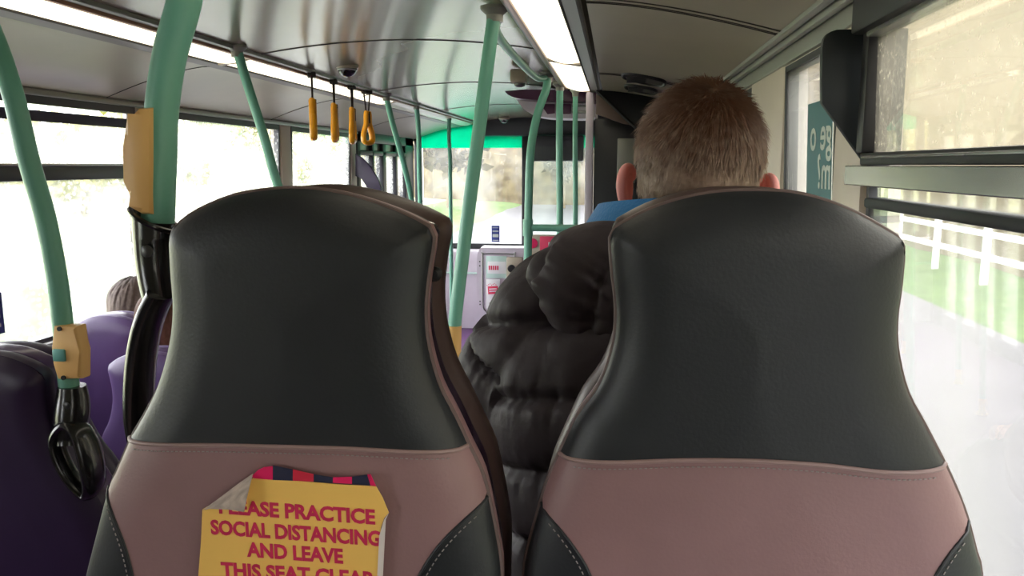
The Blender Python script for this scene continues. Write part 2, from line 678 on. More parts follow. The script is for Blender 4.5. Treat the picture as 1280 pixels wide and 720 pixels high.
for i, (a, b) in enumerate(LW):
    fr = MB()
    d = .016
    for (y0, y1, z0, z1) in ((a, a + d, SILL, HEAD), (b - d, b, SILL, HEAD), (a, b, SILL, SILL + d), (a, b, HEAD - d - .012, HEAD)):
        fr.slab((XL(z0) + .004, y0, z0), (XL(z0) + .004, y1, z0), (XL(z1) + .004, y1, z1), (XL(z1) + .004, y0, z1), (-.03, 0, 0))
    root = struct('window_%d' % (i + 1), fr, M_frame, smooth=False)
    zt = HEAD - .028
    if i == 1:      # opening top light, tilted in
        zt = 1.30
    g = MB()
    wall_rect(XL, a + d, b - d, SILL + d, zt, -.005, g)
    part('pane', g, G_left, root, smooth=False)
    if i == 1:
        h = MB()
        h.box((XL(1.3) - .03, a + d, 1.268), (XL(1.3) + .03, b - d, 1.318), .006)
        part('hopper_rail', h, M_frame, root)
        h = MB()
        h.box((XL(1.3) - .01, a + d, 1.318), (XL(1.3) + .034, b - d, 1.328), .003)
        part('rail_edge', h, M_frameglint, root)
        h = MB()
        x0, x1, z0, z1 = XL(1.33), XL(1.33) + .07, 1.328, 1.50
        h.slab((x1 - .012, a + d, z1 - .034), (x1 - .012, b - d, z1 - .034), (x1, b - d, z1), (x1, a + d, z1), (-.016, 0, .003))
        for yy in (a + d, b - d - .022):
            h.slab((x0, yy, z0), (x0, yy + .022, z0), (x1, yy + .022, z1), (x1, yy, z1), (-.016, 0, .003))
        hp = part('hopper_frame', h, M_frame, root, smooth=False)
        g = MB()
        g.slab((x0, a + .04, z0), (x0, b - .04, z0), (x1 - .012, b - .04, z1 - .034), (x1 - .012, a + .04, z1 - .034), (-.004, 0, 0))
        part('pane', g, G_left, hp, smooth=False)

# blue notice on the near left window
p0, p1 = Vector((XL(.85) + .006, 2.20, .777)), Vector((XL(.85) + .006, 2.345, .912))
mb = MB().box((p0.x, p0.y, p0.z), (p0.x + .002, p1.y, p1.z))
st = solo('window_sticker', mb, M_bluesign, 'small navy sticker on the left window at the photo edge', 'sticker')
mb = MB()
for k in range(3):
    mb.box((p0.x + .002, 2.22, .80 + k * .03), (p0.x + .0028, 2.33, .812 + k * .03))
part('print', mb, M_poster, st)

# right wall
RW = [(-1.25, 1.40), (1.60, 2.07)]
RP = [(YB, -1.25), (1.40, 1.60), (2.07, 2.58)]
mb = MB()
wall_rect(XR, YB, YF, -.34, SILL - .17, .05, mb)
struct('wall_right', mb, M_wallp)
mb = MB()
for a, b in RP:
    mb.slab((XR(.53), a, .53), (XR(.53), b, .53), (XR(HEAD), b, HEAD), (XR(HEAD), a, HEAD), (.05, 0, 0))
    mb.box((XR(1.1) - .02, a + .012, .53), (XR(1.1) + .02, b - .012, HEAD + .06), .014)
struct('trim_5', mb, M_cream)
mb = MB()
wall_rect(XR, YB, YF, HEAD, 1.68, .05, mb)
struct('trim_6', mb, M_cream)
mb = MB()
mb.box((XR(.53) - .022, YB, .50), (XR(.53) + .05, YF, .53), .006)
struct('trim_7', mb, M_white)
mb = MB()
wall_rect(XR, 2.58, YF, .53, HEAD + .06, .05, mb)
struct('trim_8', mb, M_darkpanel)
for i, (a, b) in enumerate(RW):
    fr = MB()
    d = .014
    zb = .53
    for (y0, y1, z0, z1) in ((a, a + d, zb, HEAD), (b - d, b, zb, HEAD), (a, b, zb, zb + d), (a, b, HEAD - d, HEAD)):
        fr.slab((XR(z0) - .004, y0, z0), (XR(z0) - .004, y1, z0), (XR(z1) - .004, y1, z1), (XR(z1) - .004, y0, z1), (.03, 0, 0))
    root = struct('window_%d' % (i + 5), fr, M_black, smooth=False)
    zt = HEAD - d if i else 1.262
    g = MB()
    wall_rect(XR, a + d, b - d, zb + d, zt, .005, g)
    part('pane', g, G_right, root, smooth=False)
    if i == 0:
        h = MB()
        h.box((XR(1.27) - .012, a + d, 1.252), (XR(1.27) + .02, b - d, 1.268), .004)
        part('glass_seal', h, M_bluegrey, root)
        g = MB()
        wall_rect(XR, a + d, b - d - .03, 1.268, 1.292, .005, g)
        part('pane', g, G_right, root, smooth=False)
        h = MB()
        h.box((XR(1.3) - .032, a + d, 1.288), (XR(1.3) + .02, 1.43, 1.320), .0015)
        part('hopper_rail', h, M_gun, root, smooth=False)
        h = MB()
        h.box((XR(1.3) - .026, a + d, 1.3205), (XR(1.3) + .016, b - .03, 1.340), .003)
        hf = part('hopper_frame', h, M_black, root)
        h = MB()
        h.box((XR(1.3) - .030, a + d, 1.331), (XR(1.3) - .0262, b - .05, 1.335), .001)
        part('frame_edge', h, M_frameglint, hf)
        h = MB()
        h.box((XR(1.4) - .03, b - .062, 1.34), (XR(1.4) + .012, b - .03, HEAD - .005), .004)
        part('frame_post', h, M_black, hf)
        h = MB()
        h.box((XR(1.5) - .045, a + d, 1.524), (XR(1.5) + .012, b - .03, HEAD + .03), .004)
        part('frame_head', h, M_black, hf)
        h = MB()
        h.box((XR(1.5) - .03, a + d, 1.516), (XR(1.5) - .002, b - .062, 1.5242), .002)
        part('frame_edge', h, M_frameglint, hf)
        g = MB()
        wall_rect(lambda z: XR(z) - .012, a + d, b - .06, 1.338, 1.518, .005, g)
        part('pane', g, G_rightup, root, smooth=False)

# black wind deflector plate at the front end of the open top light
out = spline([(.333, 1.41, 1.421), (.330, 1.41, 1.47), (.329, 1.41, 1.512), (.334, 1.41, 1.530), (.350, 1.41, 1.5375)], 5)
pts = list(out) + [Vector((.46, 1.41, 1.5375)), Vector((.462, 1.41, 1.330)), Vector((.402, 1.41, 1.330))]
mb = MB().prism(pts, (0, -.014, 0), .002)
df = solo('wind_deflector', mb, M_bluegrey, 'charcoal plastic deflector plate with slanting lower edge beside the open right top window', 'deflector')

# teal lettered vinyl on the second right window
vx = XR(1.3) - .003
mb = MB()
mb.slab((XR(1.0) - .002, 1.63, 1.0), (XR(1.0) - .002, 1.83, 1.0), (XR(1.45) - .002, 1.83, 1.45), (XR(1.45) - .002, 1.63, 1.45), (-.001, 0, 0))
vs = solo('window_vinyl', mb, M_tealsign, 'teal vinyl sign with pale lettering on the narrow right window', 'sign')
for body, zz, yy in (('ge', 1.352, 1.672), ('o', 1.352, 1.775), ('m?', 1.275, 1.682)):
    Mx = Matrix.Translation((XR(zz) - .0036, yy, zz)) @ Matrix(((0, -.035, -1, 0), (1, 0, 0, 0), (0, 1, 0, 0), (0, 0, 0, 1)))     # reads from outside
    part('lettering', text_mb(body, .098, Mx, .0012), M_paleprint, vs, smooth=False)

# ceiling: arched gloss centre, coves at both sides
XCL, XCR = -1.335, -.268


def ceil_pt(u, y):
    x = XCL + (XCR - XCL) * u
    return Vector((x, y, 1.728 + .044 * (1 - (2 * u - 1) ** 2)))


JOINTS = [YB, -.1, 1.42, 2.93, 4.43, 6.03, YF]
mb = MB()
mb.grid([[ceil_pt(k / 24, y) for k in range(25)] for y in np.linspace(YB, YF, 40)])
struct('ceiling', mb, M_ceil, angle=60)
mb = MB()
for y in JOINTS[1:-1]:
    mb.tube([ceil_pt(k / 24, y) + Vector((0, 0, -.0008)) for k in range(25)], .0045, 8, flat=(1, .5))
struct('trim_9', mb, M_gap)

mb = MB()
mb.box((-2.05, YB - .06, -.34), (.49, YB, 1.84), .01)
struct('wall_rear', mb, M_cove)
mb = MB()
mb.box((-2.05, YB - .06, 1.80), (.49, YF + .05, 1.84), .01)
struct('trim_20', mb, M_gap)

# coves: curved panels from the lamp line down to the window heads


def cove(sign, u, y):
    if sign < 0:
        x0, z0, x1, z1 = -1.525, 1.690, XL(HEAD) + .012, 1.578
    else:
        x0, z0, x1, z1 = -.075, 1.692, .352, 1.612
    x = x0 + (x1 - x0) * u
    z = z0 + (z1 - z0) * u ** 1.5 - .0 * u
    return Vector((x, y, z))


for sgn, nm in ((-1, 'trim_10'), (1, 'trim_11')):
    mb = MB()
    mb.grid([[cove(sgn, k / 14, y) for k in range(15)] for y in np.linspace(YB, 4.25 if sgn > 0 else YF, 24)])
    struct(nm, mb, M_cove, angle=60)
mb = MB()
for y in JOINTS[1:-1]:
    mb.tube([cove(-1, k / 14, y) + Vector((0, 0, -.001)) for k in range(15)], .0028, 6, flat=(1, .5))
for y in (.4, 1.88, 3.35):
    for dy in (0, .035, .05):
        mb.tube([cove(1, k / 14, y + dy) + Vector((0, 0, -.001)) for k in range(15)], .0022 if dy else .003, 6, flat=(1, .5))
struct('trim_12', mb, M_gap)
# grey band outside the left lamps, and pale strip outside the right lamps
mb = MB()
mb.slab((-1.487, YB, 1.697), (-1.487, YF, 1.697), (-1.530, YF, 1.688), (-1.530, YB, 1.688), (0, 0, .01))
struct('trim_13', mb, M_band, smooth=False)
mb = MB()
mb.slab((-.136, YB, 1.698), (-.136, 4.3, 1.698), (-.098, 4.3, 1.694), (-.098, YB, 1.694), (0, 0, .01))
struct('trim_14', mb, M_alu, smooth=False)
mb = MB()
for (x, z, w) in ((-.137, 1.6965, .003), (-.094, 1.6915, .005), (-1.486, 1.696, .003)):
    mb.box((x - w, YB, z - .002), (x + w, 4.3, z + .012), .001)
struct('trim_15', mb, M_gap)
# right edge: parallel tracks between cove and window head
mb = MB()
for (x0, x1, z0, z1) in ((.352, .372, 1.602, 1.622), (.376, .392, 1.592, 1.612), (.396, .43, 1.560, 1.602)):
    mb.box((x0, YB, z0), (x1, 4.25, z1 + .03), .004)
struct('trim_16', mb, M_alu)
# copper and grey trim inside the lamps
mb = MB()
mb.box((-1.345, YB, 1.718), (-1.316, YF, 1.740), .004)
mb.box((-.290, YB, 1.718), (-.266, 4.3, 1.740), .004)
struct('trim_17', mb, M_alu)
mb = MB()
mb.box((-1.362, YB, 1.709), (-1.346, YF, 1.735), .003)
mb.box((-.279, YB, 1.712), (-.263, 4.3, 1.7175), .002)
struct('trim_18', mb, M_copper)

# lamps in a row, each with end frame and glowing diffuser


def lamp(y0, y1, side, lit, label):
    xo, xi = (-1.484, -1.362) if side < 0 else (-.140, -.264)
    root = thing('ceiling_light', label, 'ceiling light', ((xo + xi) / 2, (y0 + y1) / 2, 1.70), 'strip lights along the ceiling edges')
    d = MB()
    rows = []
    for y in np.linspace(y0 + .012, y1 - .012, 6):
        rows.append([(xo + (xi - xo) * k / 8, y, 1.700 + .02 * k / 8 - .012 * math.sin(PI * k / 8)) for k in range(9)])
    d.grid(rows)
    part('diffuser', d, M_lamp if lit else M_lampoff, root)
    h = MB()
    h.slab((xo, y0, 1.712), (xo, y1, 1.712), (xi, y1, 1.732), (xi, y0, 1.732), (0, 0, .012))
    for yy in (y0 + .001, y1 - .013):
        h.slab((xo, yy, 1.690), (xo, yy + .012, 1.690), (xi, yy + .012, 1.712), (xi, yy, 1.712), (0, 0, .02))
    part('housing', h, M_beigeplastic, root)


for (y0, y1, s, lit, lb) in (
        (-1.55, -.1, -1, 1, 'left strip light behind the camera'), (-.1, 1.42, -1, 1, 'left strip light above the near left windows'),
        (1.42, 2.93, -1, 1, 'long bright left strip light crossed by the big near green pole'),
        (2.93, 4.43, -1, 1, 'bright left strip light behind the four hanging straps'),
        (4.43, 4.95, -1, 1, 'short lit strip light at the far end of the left row'),
        (4.97, 7.7, -1, 0, 'unlit pale strip light cover near the front door'),
        (-1.55, -.1, 1, 1, 'right strip light behind the camera'), (-.1, 1.55, 1, 1, 'right strip light above the camera'),
        (1.55, 3.10, 1, 1, 'long bright right strip light left of the seated man'),
        (3.12, 4.24, 1, 1, 'short far strip light of the right row beside the stair panel')):
    if y1 > 0.5:
        lamp(y0, y1, s, lit, lb)

# ------------------------------------------------------------------ front of the bus
mb = MB()
mb.box((-1.33, 7.70, 1.60), (.44, 7.90, 1.80), .02)
mb.box((-2.0, 7.84, 1.72), (-1.33, 7.90, 1.80), .005)
struct('trim_19', mb, M_frame)
WF = 7.80
ws = MB()
for (x0, x1, z0, z1) in ((-1.97, -1.90, .55, 1.62), (-.905, -.835, .50, 1.64), (-1.33, .43, 1.60, 1.64), (-1.97, -1.30, 1.71, 1.74), (-1.97, .43, .50, .56), (.37, .43, .5, 1.64)):
    ws.box((x0, WF - .02, z0), (x1, WF + .04, z1), .008)
root = struct('window_7', ws, M_frame)
g = MB().box((-1.90, WF, .56), (-.905, WF + .006, 1.49))
part('pane', g, G_clear, root, smooth=False)
g = MB().box((-.835, WF, .56), (.37, WF + .006, 1.49))
part('pane', g, G_clear, root, smooth=False)
g = MB().box((-1.90, WF, 1.49), (-.905, WF + .006, 1.60))
part('sun_band', g, G_green, root, smooth=False)
g = MB().box((-1.90, WF, 1.60), (-1.33, WF + .006, 1.71))
part('sun_band', g, G_green, root, smooth=False)
g = MB().box((-.835, WF, 1.49), (.37, WF + .006, 1.60))
part('sun_band', g, G_green, root, smooth=False)
mb = MB()
mb.box((-2.0, 7.84, -.34), (.44, 7.90, .52))
struct('wall_front', mb, M_lilac)

# moulded dash on the nearside, below the windscreen
root = thing('dash_panel', 'pale lilac moulded dash below the windscreen left of the driver', 'dashboard', (-1.45, 7.7, -.27))
mb = MB()
pr = spline([(-1.99, 7.83, .50), (-1.99, 7.74, .505), (-1.99, 7.68, .47), (-1.99, 7.64, .36), (-1.99, 7.62, .1), (-1.99, 7.62, -.265)], 5)
prf = list(pr) + [Vector((-1.99, 7.83, -.265))]
mb.prism(prf, (.76, 0, 0), .0)
part('fascia', mb, M_lilac, root, angle=30)
mb = MB().box((-1.98, 7.60, .275), (-1.24, 7.65, .292), .004)
part('mint_strip', mb, M_mint, root)

# ticket and poster cabinet beside the cab door
root = thing('poster_cabinet', 'lilac grey cabinet with posters and card reader below the windscreen post', 'cabinet', (-1.0, 7.4, -.27))
mb = MB()
o = spline([(-1.255, 7.40, -.15), (-1.285, 7.40, .1), (-1.285, 7.40, .40), (-1.275, 7.40, .515), (-1.245, 7.40, .56)], 6)
pts = list(o) + [Vector((-.70, 7.40, .56)), Vector((-.70, 7.40, -.262)), Vector((-1.13, 7.40, -.262))]
mb.prism(pts, (0, .20, 0), .012)
part('casing', mb, M_lilac, root)
mb = MB()
loop = spline([(-1.185, 7.394, -.02), (-1.185, 7.394, .42), (-1.17, 7.394, .445), (-.90, 7.394, .445), (-.88, 7.394, .42), (-.88, 7.394, -.08), (-.92, 7.394, -.13), (-1.11, 7.394, -.13), (-1.16, 7.394, -.10)], 4, closed=True)
mb.tube(loop, .006, 6, closed=True)
part('seam', mb, M_metal, root)
mb = MB().box((-1.150, 7.385, .215), (-.955, 7.397, .425), .003)
pm = part('mint_poster', mb, M_mint, root)
mb = MB()
mb.box((-1.135, 7.382, .26), (-.96, 7.384, .375), .001)
part('white_band', mb, M_poster, pm)
mb = MB()
for k in range(5):
    mb.box((-1.125 + .02 * k, 7.3795, .295), (-1.112 + .02 * k, 7.3815, .335))
part('red_print', mb, M_stamp, pm)
mb = MB().box((-1.150, 7.385, -.085), (-1.02, 7.397, .205), .003)
pm = part('white_poster', mb, M_poster, root)
mb = MB()
a = Matrix.Translation((-1.085, 7.38, .105)) @ Matrix.Rotation(math.radians(-4), 4, 'Y')
mb.box((-.048, 0, -.04), (.048, .004, .035), .001, M=a)
for k in range(7):
    mb.box((-.055 + .014 * k, 0, .042 + .006 * (k % 3)), (-.049 + .014 * k, .004, .050 + .006 * (k % 3)), 0, M=a)
st = part('stamp', mb, M_stamp, pm)
mb = MB()
for k in range(2):
    mb.box((-.036, -.002, -.018 + .022 * k), (.036, .0, -.008 + .022 * k), 0, M=a)
part('print', mb, M_poster, st)
mb = MB().box((-.955, 7.36, .02), (-.80, 7.40, .42), .012)
pm = part('reader_box', mb, M_beigeplastic, root)
mb = MB().lathe([(.036, 0), (.036, -.02), (.03, -.026)], (-.905, 7.36, .315), 'Y', 20)
part('card_dial', mb, M_black, pm)
mb = MB().box((-.945, 7.352, .06), (-.87, 7.36, .21), .003)
part('blue_sign', mb, M_bluesign, pm)
mb = MB()
mb.lathe([(.011, 0), (.011, -.003)], (-.915, 7.352, .178), 'Y', 14)
mb.prism([(-.922, 7.351, .16), (-.908, 7.351, .16), (-.893, 7.351, .09), (-.937, 7.351, .09)], (0, -.003, 0))
part('white_figure', mb, M_poster, pm)
for z in (.37, .33, -.01, -.04):
    part('rivet', MB().lathe([(.007, 0), (.007, -.004)], (-1.212, 7.398, z), 'Y', 10), M_bolt, root)

for ch in root.children:
    if ch.name.split('.')[0] != 'casing':
        ch.location.x -= .045
        ch.location.z += .055
# small dark blue sticker on the windscreen
mb = MB().box((-1.205, WF - .006, .575), (-1.125, WF - .001, .735), .001)
st = solo('windscreen_sticker', mb, M_bluesign, 'small blue sticker low on the windscreen', 'sticker')
mb = MB()
for z, h in ((.712, .006), (.675, .012), (.622, .03), (.588, .006)):
    mb.box((-1.195, WF - .008, z), (-1.135, WF - .0061, z + h))
part('print', mb, M_paleprint, st)

# cab door with glass screen, right of the aisle
root = thing('cab_door', 'driver cab door panel with red notices beside the green rail', 'door', (-.62, 5.6, -.27))
mb = MB().box((-.61, 5.58, -.268), (-.20, 5.62, .84), .012)
part('door_panel', mb, M_beigeplastic, root)
mb = MB().box((-.60, 5.592, .84), (-.24, 5.6, 1.45))
part('screen', mb, G_screen, root, smooth=False)
mb = MB().box((-.52, 5.574, .70), (-.36, 5.60, .83), .004)
nt_ = part('red_notice', mb, M_stamp, root)
mb = MB()
for k in range(2):
    mb.box((-.46 + .05 * k, 5.571, .725), (-.44 + .05 * k, 5.5745, .79))
part('print', mb, M_poster, nt_)
mb = MB()
mb.lathe([(.035, 0), (.035, -.006)], (-.57, 5.579, .78), 'Y', 20)
part('round_notice', mb, M_pink, root)

# double door on the left at the front
dr = MB()
for (y0, y1, z0, z1) in ((5.98, 6.06, -.27, 1.58), (6.36, 6.42, -.27, 1.50), (6.66, 6.76, -.27, 1.50), (7.06, 7.12, -.27, 1.50), (7.40, 7.70, -.27, 1.58), (5.98, 7.70, 1.50, 1.58), (6.0, 7.42, 1.40, 1.44), (6.0, 7.42, -.27, -.15)):
    dr.box((-2.02, y0, z0), (-1.955, y1, z1), .008)
root = struct('door_1', dr, M_frame)
g = MB()
for y0, y1 in ((6.06, 6.36), (6.42, 6.66), (6.76, 7.06), (7.12, 7.40)):
    g.box((-1.992, y0, -.15), (-1.986, y1, 1.40))
part('pane', g, G_left, root, smooth=False)
g = MB()
g.box((-1.995, 6.06, 1.44), (-1.985, 7.40, 1.50))
part('top_panel', g, M_alu, root)
# purple notice panel by the door
mb = MB()
P = [at(444, 192, 5.9), at(452, 197, 5.9), at(464, 209, 5.9), at(473, 226, 5.9), at(478, 240, 5.9), at(462, 240, 5.9), at(452, 223, 5.9), at(444, 220, 5.9)]
mb.prism(P, (0, .03, 0), .003)
solo('door_draught_panel', mb, M_deep, 'small curved purple panel in front of the front door glass', 'panel')

# stair bulkhead on the right behind the cab
YS = 4.24
root = thing('stair_bulkhead', 'black stairwell bulkhead ahead of the seated man', 'bulkhead', (.14, YS, -.27))
mb = MB().box((-.115, YS, -.268), (.42, YS + .05, 1.56), .006)
part('panel', mb, M_darkpanel, root)
mb = MB().box((.005, YS - .02, 1.23), (.10, YS, 1.46), .006)
bx = part('grey_box', mb, M_alu, root)
mb = MB().box((.0, YS - .026, 1.20), (.10, YS, 1.232), .004)
part('box_tray', mb, M_bolt, bx)
mb = MB()
mb.prism([(-.118, YS - .10, 1.70), (.36, YS - .10, 1.655), (.36, YS - .10, 1.47), (.12, YS - .10, 1.50), (.05, YS - .10, 1.55)], (0, .14, 0), .006)
part('stair_soffit', mb, M_darkpanel, root)
mb = MB()
mb.prism([(-.105, YS - .12, 1.672), (-.07, YS - .12, 1.66), (.10, YS - .12, 1.515), (.03, YS - .12, 1.528), (-.105, YS - .12, 1.575)], (0, .018, 0), .003)
part('brown_panel', mb, mat('brown_stair_lining', (96, 80, 72), .4, var=.12, scale=9), root)
mb = MB()
mb.tube([(-.103, YS - .125, 1.69), (.10, YS - .125, 1.50)], .008, 8)
mb.tube([(.10, YS - .125, 1.50), (.35, YS - .125, 1.47)], .008, 8)
part('edge_trim', mb, M_black, root)
# grey-lilac post at its inner edge
mb = MB()
mb.box((-.160, YS - .02, -.268), (-.118, YS + .05, 1.695), .012)
solo('partition_post', mb, M_lilac, 'pale lilac upright post at the inner edge of the black bulkhead', 'post')
# clear screen between post and green pole
mb = MB().box((-.205, YS + .02, -.1), (-.161, YS + .028, 1.66))
# plum housing across the ceiling above the bulkhead
root = thing('ceiling_housing', 'dark plum curved housing under the ceiling past the far strip light', 'housing', (-.33, 4.6, 1.60))
mb = MB()
o = spline([(-.60, 4.35, 1.715), (-.57, 4.35, 1.690), (-.50, 4.35, 1.672), (-.30, 4.35, 1.660), (-.11, 4.35, 1.655)], 6)
mb.prism(list(o) + [Vector((-.11, 4.35, 1.70)), Vector((-.3, 4.35, 1.716)), Vector((-.5, 4.35, 1.722))], (0, .35, 0), .004)
part('rim', mb, M_plum, root)
mb = MB()
o = spline([(-.56, 4.5, 1.69), (-.50, 4.5, 1.62), (-.40, 4.5, 1.585), (-.20, 4.5, 1.575)], 6)
mb.prism(list(o) + [Vector((-.11, 4.5, 1.575)), Vector((-.11, 4.5, 1.69))], (0, .22, 0), .006)
part('lower_cover', mb, M_lilac, root)
mb = MB()
mb.prism([(-.42, 4.49, 1.655), (-.34, 4.49, 1.655), (-.34, 4.49, 1.605), (-.38, 4.49, 1.600)], (0, .012, 0))
mb.box((-.33, 4.485, 1.60), (-.25, 4.5, 1.655), .004)
part('plum_insert', mb, M_plum, root)
mb = MB().box((-.245, 4.485, 1.603), (-.16, 4.5, 1.618), .002)
mb.box((-.245, 4.485, 1.638), (-.16, 4.5, 1.646), .002)
part('bright_trim', mb, M_frameglint, root)

# driver area beyond: dark destination gear behind the top of the windscreen
mb = MB().box((-.80, 7.55, 1.36), (-.30, 7.72, 1.60), .02)
solo('cab_overhead_box', mb, M_frame, 'dark box above the right windscreen beyond the green poles', 'box')
mb = MB()
mb.box((-.69, 7.50, .52), (.36, 7.70, .66), .03)
solo('driver_dash', mb, M_beigeplastic, 'beige driver dash under the right windscreen', 'dashboard')

# ------------------------------------------------------------------ ceiling fittings


def dome(c, r, label):
    root = thing('dome_camera', label, 'camera', c)
    part('base_plate', MB().lathe([(r * 1.25, 0), (r * 1.25, -.008), (r * 1.05, -.016)], c, 'Z', 28), M_beigeplastic, root)
    part('ring', MB().tube([Vector(c) + Vector((r * 1.02 * math.cos(a), r * 1.02 * math.sin(a), -.018)) for a in np.linspace(0, 2 * PI, 28, endpoint=False)], .005, 8, closed=True), M_frameglint, root)
    part('smoked_dome', MB().lathe([(r, -.016)] + [(r * math.cos(t), -.018 - r * .8 * math.sin(t)) for t in np.linspace(.1, PI / 2 - .02, 8)], c, 'Z', 28), M_camera, root)


dome((-1.18, 3.50, 1.755), .040, 'small dome camera on the ceiling beside the hanging straps')
dome((-1.03, 7.45, 1.755), .040, 'far dome camera on the ceiling above the windscreen')
root = thing('ceiling_sensor', 'beige boxy sensor on the ceiling left of the far strip light', 'sensor', (-.44, 3.66, 1.69))
part('case', MB().box((-.475, 3.62, 1.685), (-.405, 3.72, 1.745), .010), M_beigeplastic, root)
part('lens', MB().lathe([(.026, 0), (.024, -.012), (.012, -.018)], (-.435, 3.66, 1.686), 'Z', 18), M_bolt, root)

# vents on the right cove
for k, (y, w, lb) in enumerate(((3.38, .085, 'wide oval black air vent on the right ceiling cove'), (3.80, .07, 'smaller oval black air vent further along the right cove'))):
    c = Vector((.105, y, cove(1, (.105 + .075) / .427, y).z - .005))
    root = thing('air_vent', lb, 'vent', c, 'black oval air vents')
    ring = [c + Vector((math.copysign(abs(math.cos(a)) ** .6, math.cos(a)) * w, math.copysign(abs(math.sin(a)) ** .6, math.sin(a)) * .12, -.22 * math.copysign(abs(math.cos(a)) ** .6, math.cos(a)) * w)) for a in np.linspace(0, 2 * PI, 32, endpoint=False)]
    part('rim', MB().tube(ring, .007, 8, closed=True), M_black, root)
    part('backing', MB().prism([c + (p - c) * .97 for p in ring], (0, 0, .006)), M_gap, root)
    sl = MB()
    for j in range(6):
        yy = -.08 + .032 * j
        sl.box((c.x - w * .8, y + yy - .003, c.z - .004), (c.x + w * .8, y + yy + .003, c.z + .002), .001)
    part('louvre', sl, M_black, root)

# hanging straps
STRAPS = [(-1.325, 3.45, 'nearest hanging strap with yellow handle'), (-1.33, 3.74, 'second nearest hanging strap with yellow handle'),
          (-1.335, 4.02, 'third hanging strap with yellow handle, second from the front'), (-1.335, 4.27, 'farthest hanging strap, its yellow handle turned open towards the camera')]


def strap(x, y, label, rot):
    root = thing('hanging_strap', label, 'strap', (x, y, 1.72), 'yellow hanging straps along the left lamp rail')
    M = Matrix.Translation((x, y, 0)) @ Matrix.Rotation(rot, 4, 'Z')
    mb = MB().box((-.028, -.018, 1.700), (.028, .018, 1.722), .005, M=M)
    part('bracket', mb, M_gap, root)
    w = MB()
    for s in (-1, 1):
        w.tube([M @ Vector((s * .024, 0, 1.706)), M @ Vector((s * .014, 0, 1.64)), M @ Vector((s * .007, 0, 1.575))], .007, 8, flat=(1.2, .5))
    part('webbing', w, M_webbing, root)
    h = MB()
    path = spline([(-.011, 0, 1.60), (-.012, 0, 1.545), (-.015, 0, 1.535), (-.030, 0, 1.500), (-.036, 0, 1.470), (-.030, 0, 1.448), (0, 0, 1.441), (.030, 0, 1.448), (.036, 0, 1.470), (.030, 0, 1.500), (.015, 0, 1.535), (.012, 0, 1.545), (.011, 0, 1.60)], 5)
    h.tube([M @ p for p in path], .0140, 12, flat=(1.25, .95), closed=True)
    h.box((-.02, -.014, 1.528), (.02, .014, 1.560), .008, M=M)
    part('handle', h, M_strap, root)
    part('slot', MB().box((-.004, -.0165, 1.545), (.004, .0165, 1.607), .002, M=M), M_webbing, root)
    return root


for k, (x, y, lb) in enumerate(STRAPS):
    strap(x, y, lb, math.radians((112, 104, 99, 66)[k]))

# ------------------------------------------------------------------ poles


def pole(path, r, label, clamp=True, n=8, foot=False):
    P = spline(path, n)
    root = thing('grab_pole', label, 'pole', P[-1] if P[-1].z < P[0].z else P[0], 'green grab poles')
    part('tube', MB().tube(P, r, 20), M_green, root)
    top = P[0] if P[0].z > P[-1].z else P[-1]
    if clamp:
        c = MB()
        c.lathe([(r * 2.1, .012), (r * 2.1, .004), (r * 1.25, -.010), (r * 1.2, -.028)], (top.x, top.y, top.z), 'Z', 20)
        part('ceiling_flange', c, M_alu, root)
    if foot:
        b = P[-1] if P[-1].z < P[0].z else P[0]
        part('foot_sleeve', MB().lathe([(r * 1.7, 0), (r * 1.7, .01), (r * 1.15, .03), (r * 1.12, .10)], (b.x, b.y, b.z), 'Z', 20), M_yellow, root)
    return root


def bell(root, outline, tdir, btn=None, bolts=()):
    """bell push clipped to the pole"""
    b = part('bell_box', MB().prism(outline, tdir, .006), M_yellow, root, 'yellow bell push box')
    if btn:
        part('button', MB().box(btn[0], btn[1], .003), M_teal, b)
    for p in bolts:
        part('screw', MB().lathe([(.004, 0), (.004, -.003)], p, 'Y', 10), M_black, b)
    return b


Yp = .745
nearp = pole([(-.318, Yp + .05, 1.755), (-.345, Yp + .03, 1.64), at(243, -75, Yp + .01), at(231, 0, Yp), at(212, 70, Yp), at(202, 140, Yp), at(200, 200, Yp), at(198, 260, Yp), at(196, 330, Yp + .01)], .0158,
             'thick near green pole rising from the seat handle, amber bell box on it')
o = [at(187, 134, Yp - .022), at(170, 135, Yp - .022), at(166, 146, Yp - .022), at(153, 166, Yp - .022), at(150, 185, Yp - .022), at(151, 228, Yp - .022), at(158, 242, Yp - .022), at(167, 254, Yp - .022), at(173, 268, Yp - .022), at(187, 268, Yp - .022)]
bell(nearp, o, (0, .026, 0))
Yl = 1.24
leftp = pole([at(-60, -60, Yl + .06), at(-15, 30, Yl + .02), at(14, 110, Yl), at(36, 200, Yl), at(56, 270, Yl), at(70, 340, Yl), at(79, 410, Yl), at(86, 480, Yl), at(90, 530, Yl)], .0168,
             'curved green pole at the far left with yellow bell push low on it', clamp=False)
Yb = Yl - .021
o = [at(66, 407, Yb), at(95, 408, Yb), at(99, 440, Yb), at(101, 474, Yb), at(71, 475, Yb), at(65, 455, Yb), at(63, 435, Yb)]
a, b_ = at(66, 436, Yb), at(83, 452, Yb)
bell(leftp, o, (0, .030, 0), ((a.x, a.y - .004, b_.z), (b_.x, a.y + .006, a.z)), (at(75, 411, Yl - .0215), at(80, 472, Yl - .0215)))
pole([(-1.318, 2.735, 1.722), (-1.285, 2.735, 1.60), (-1.235, 2.74, 1.42), (-1.19, 2.75, 1.23), (-1.10, 2.77, 1.0), (-1.03, 2.80, .70), (-.985, 2.83, .2), (-.98, 2.83, -.268)], .0165, 'slanting green pole left of the hanging straps', foot=True)
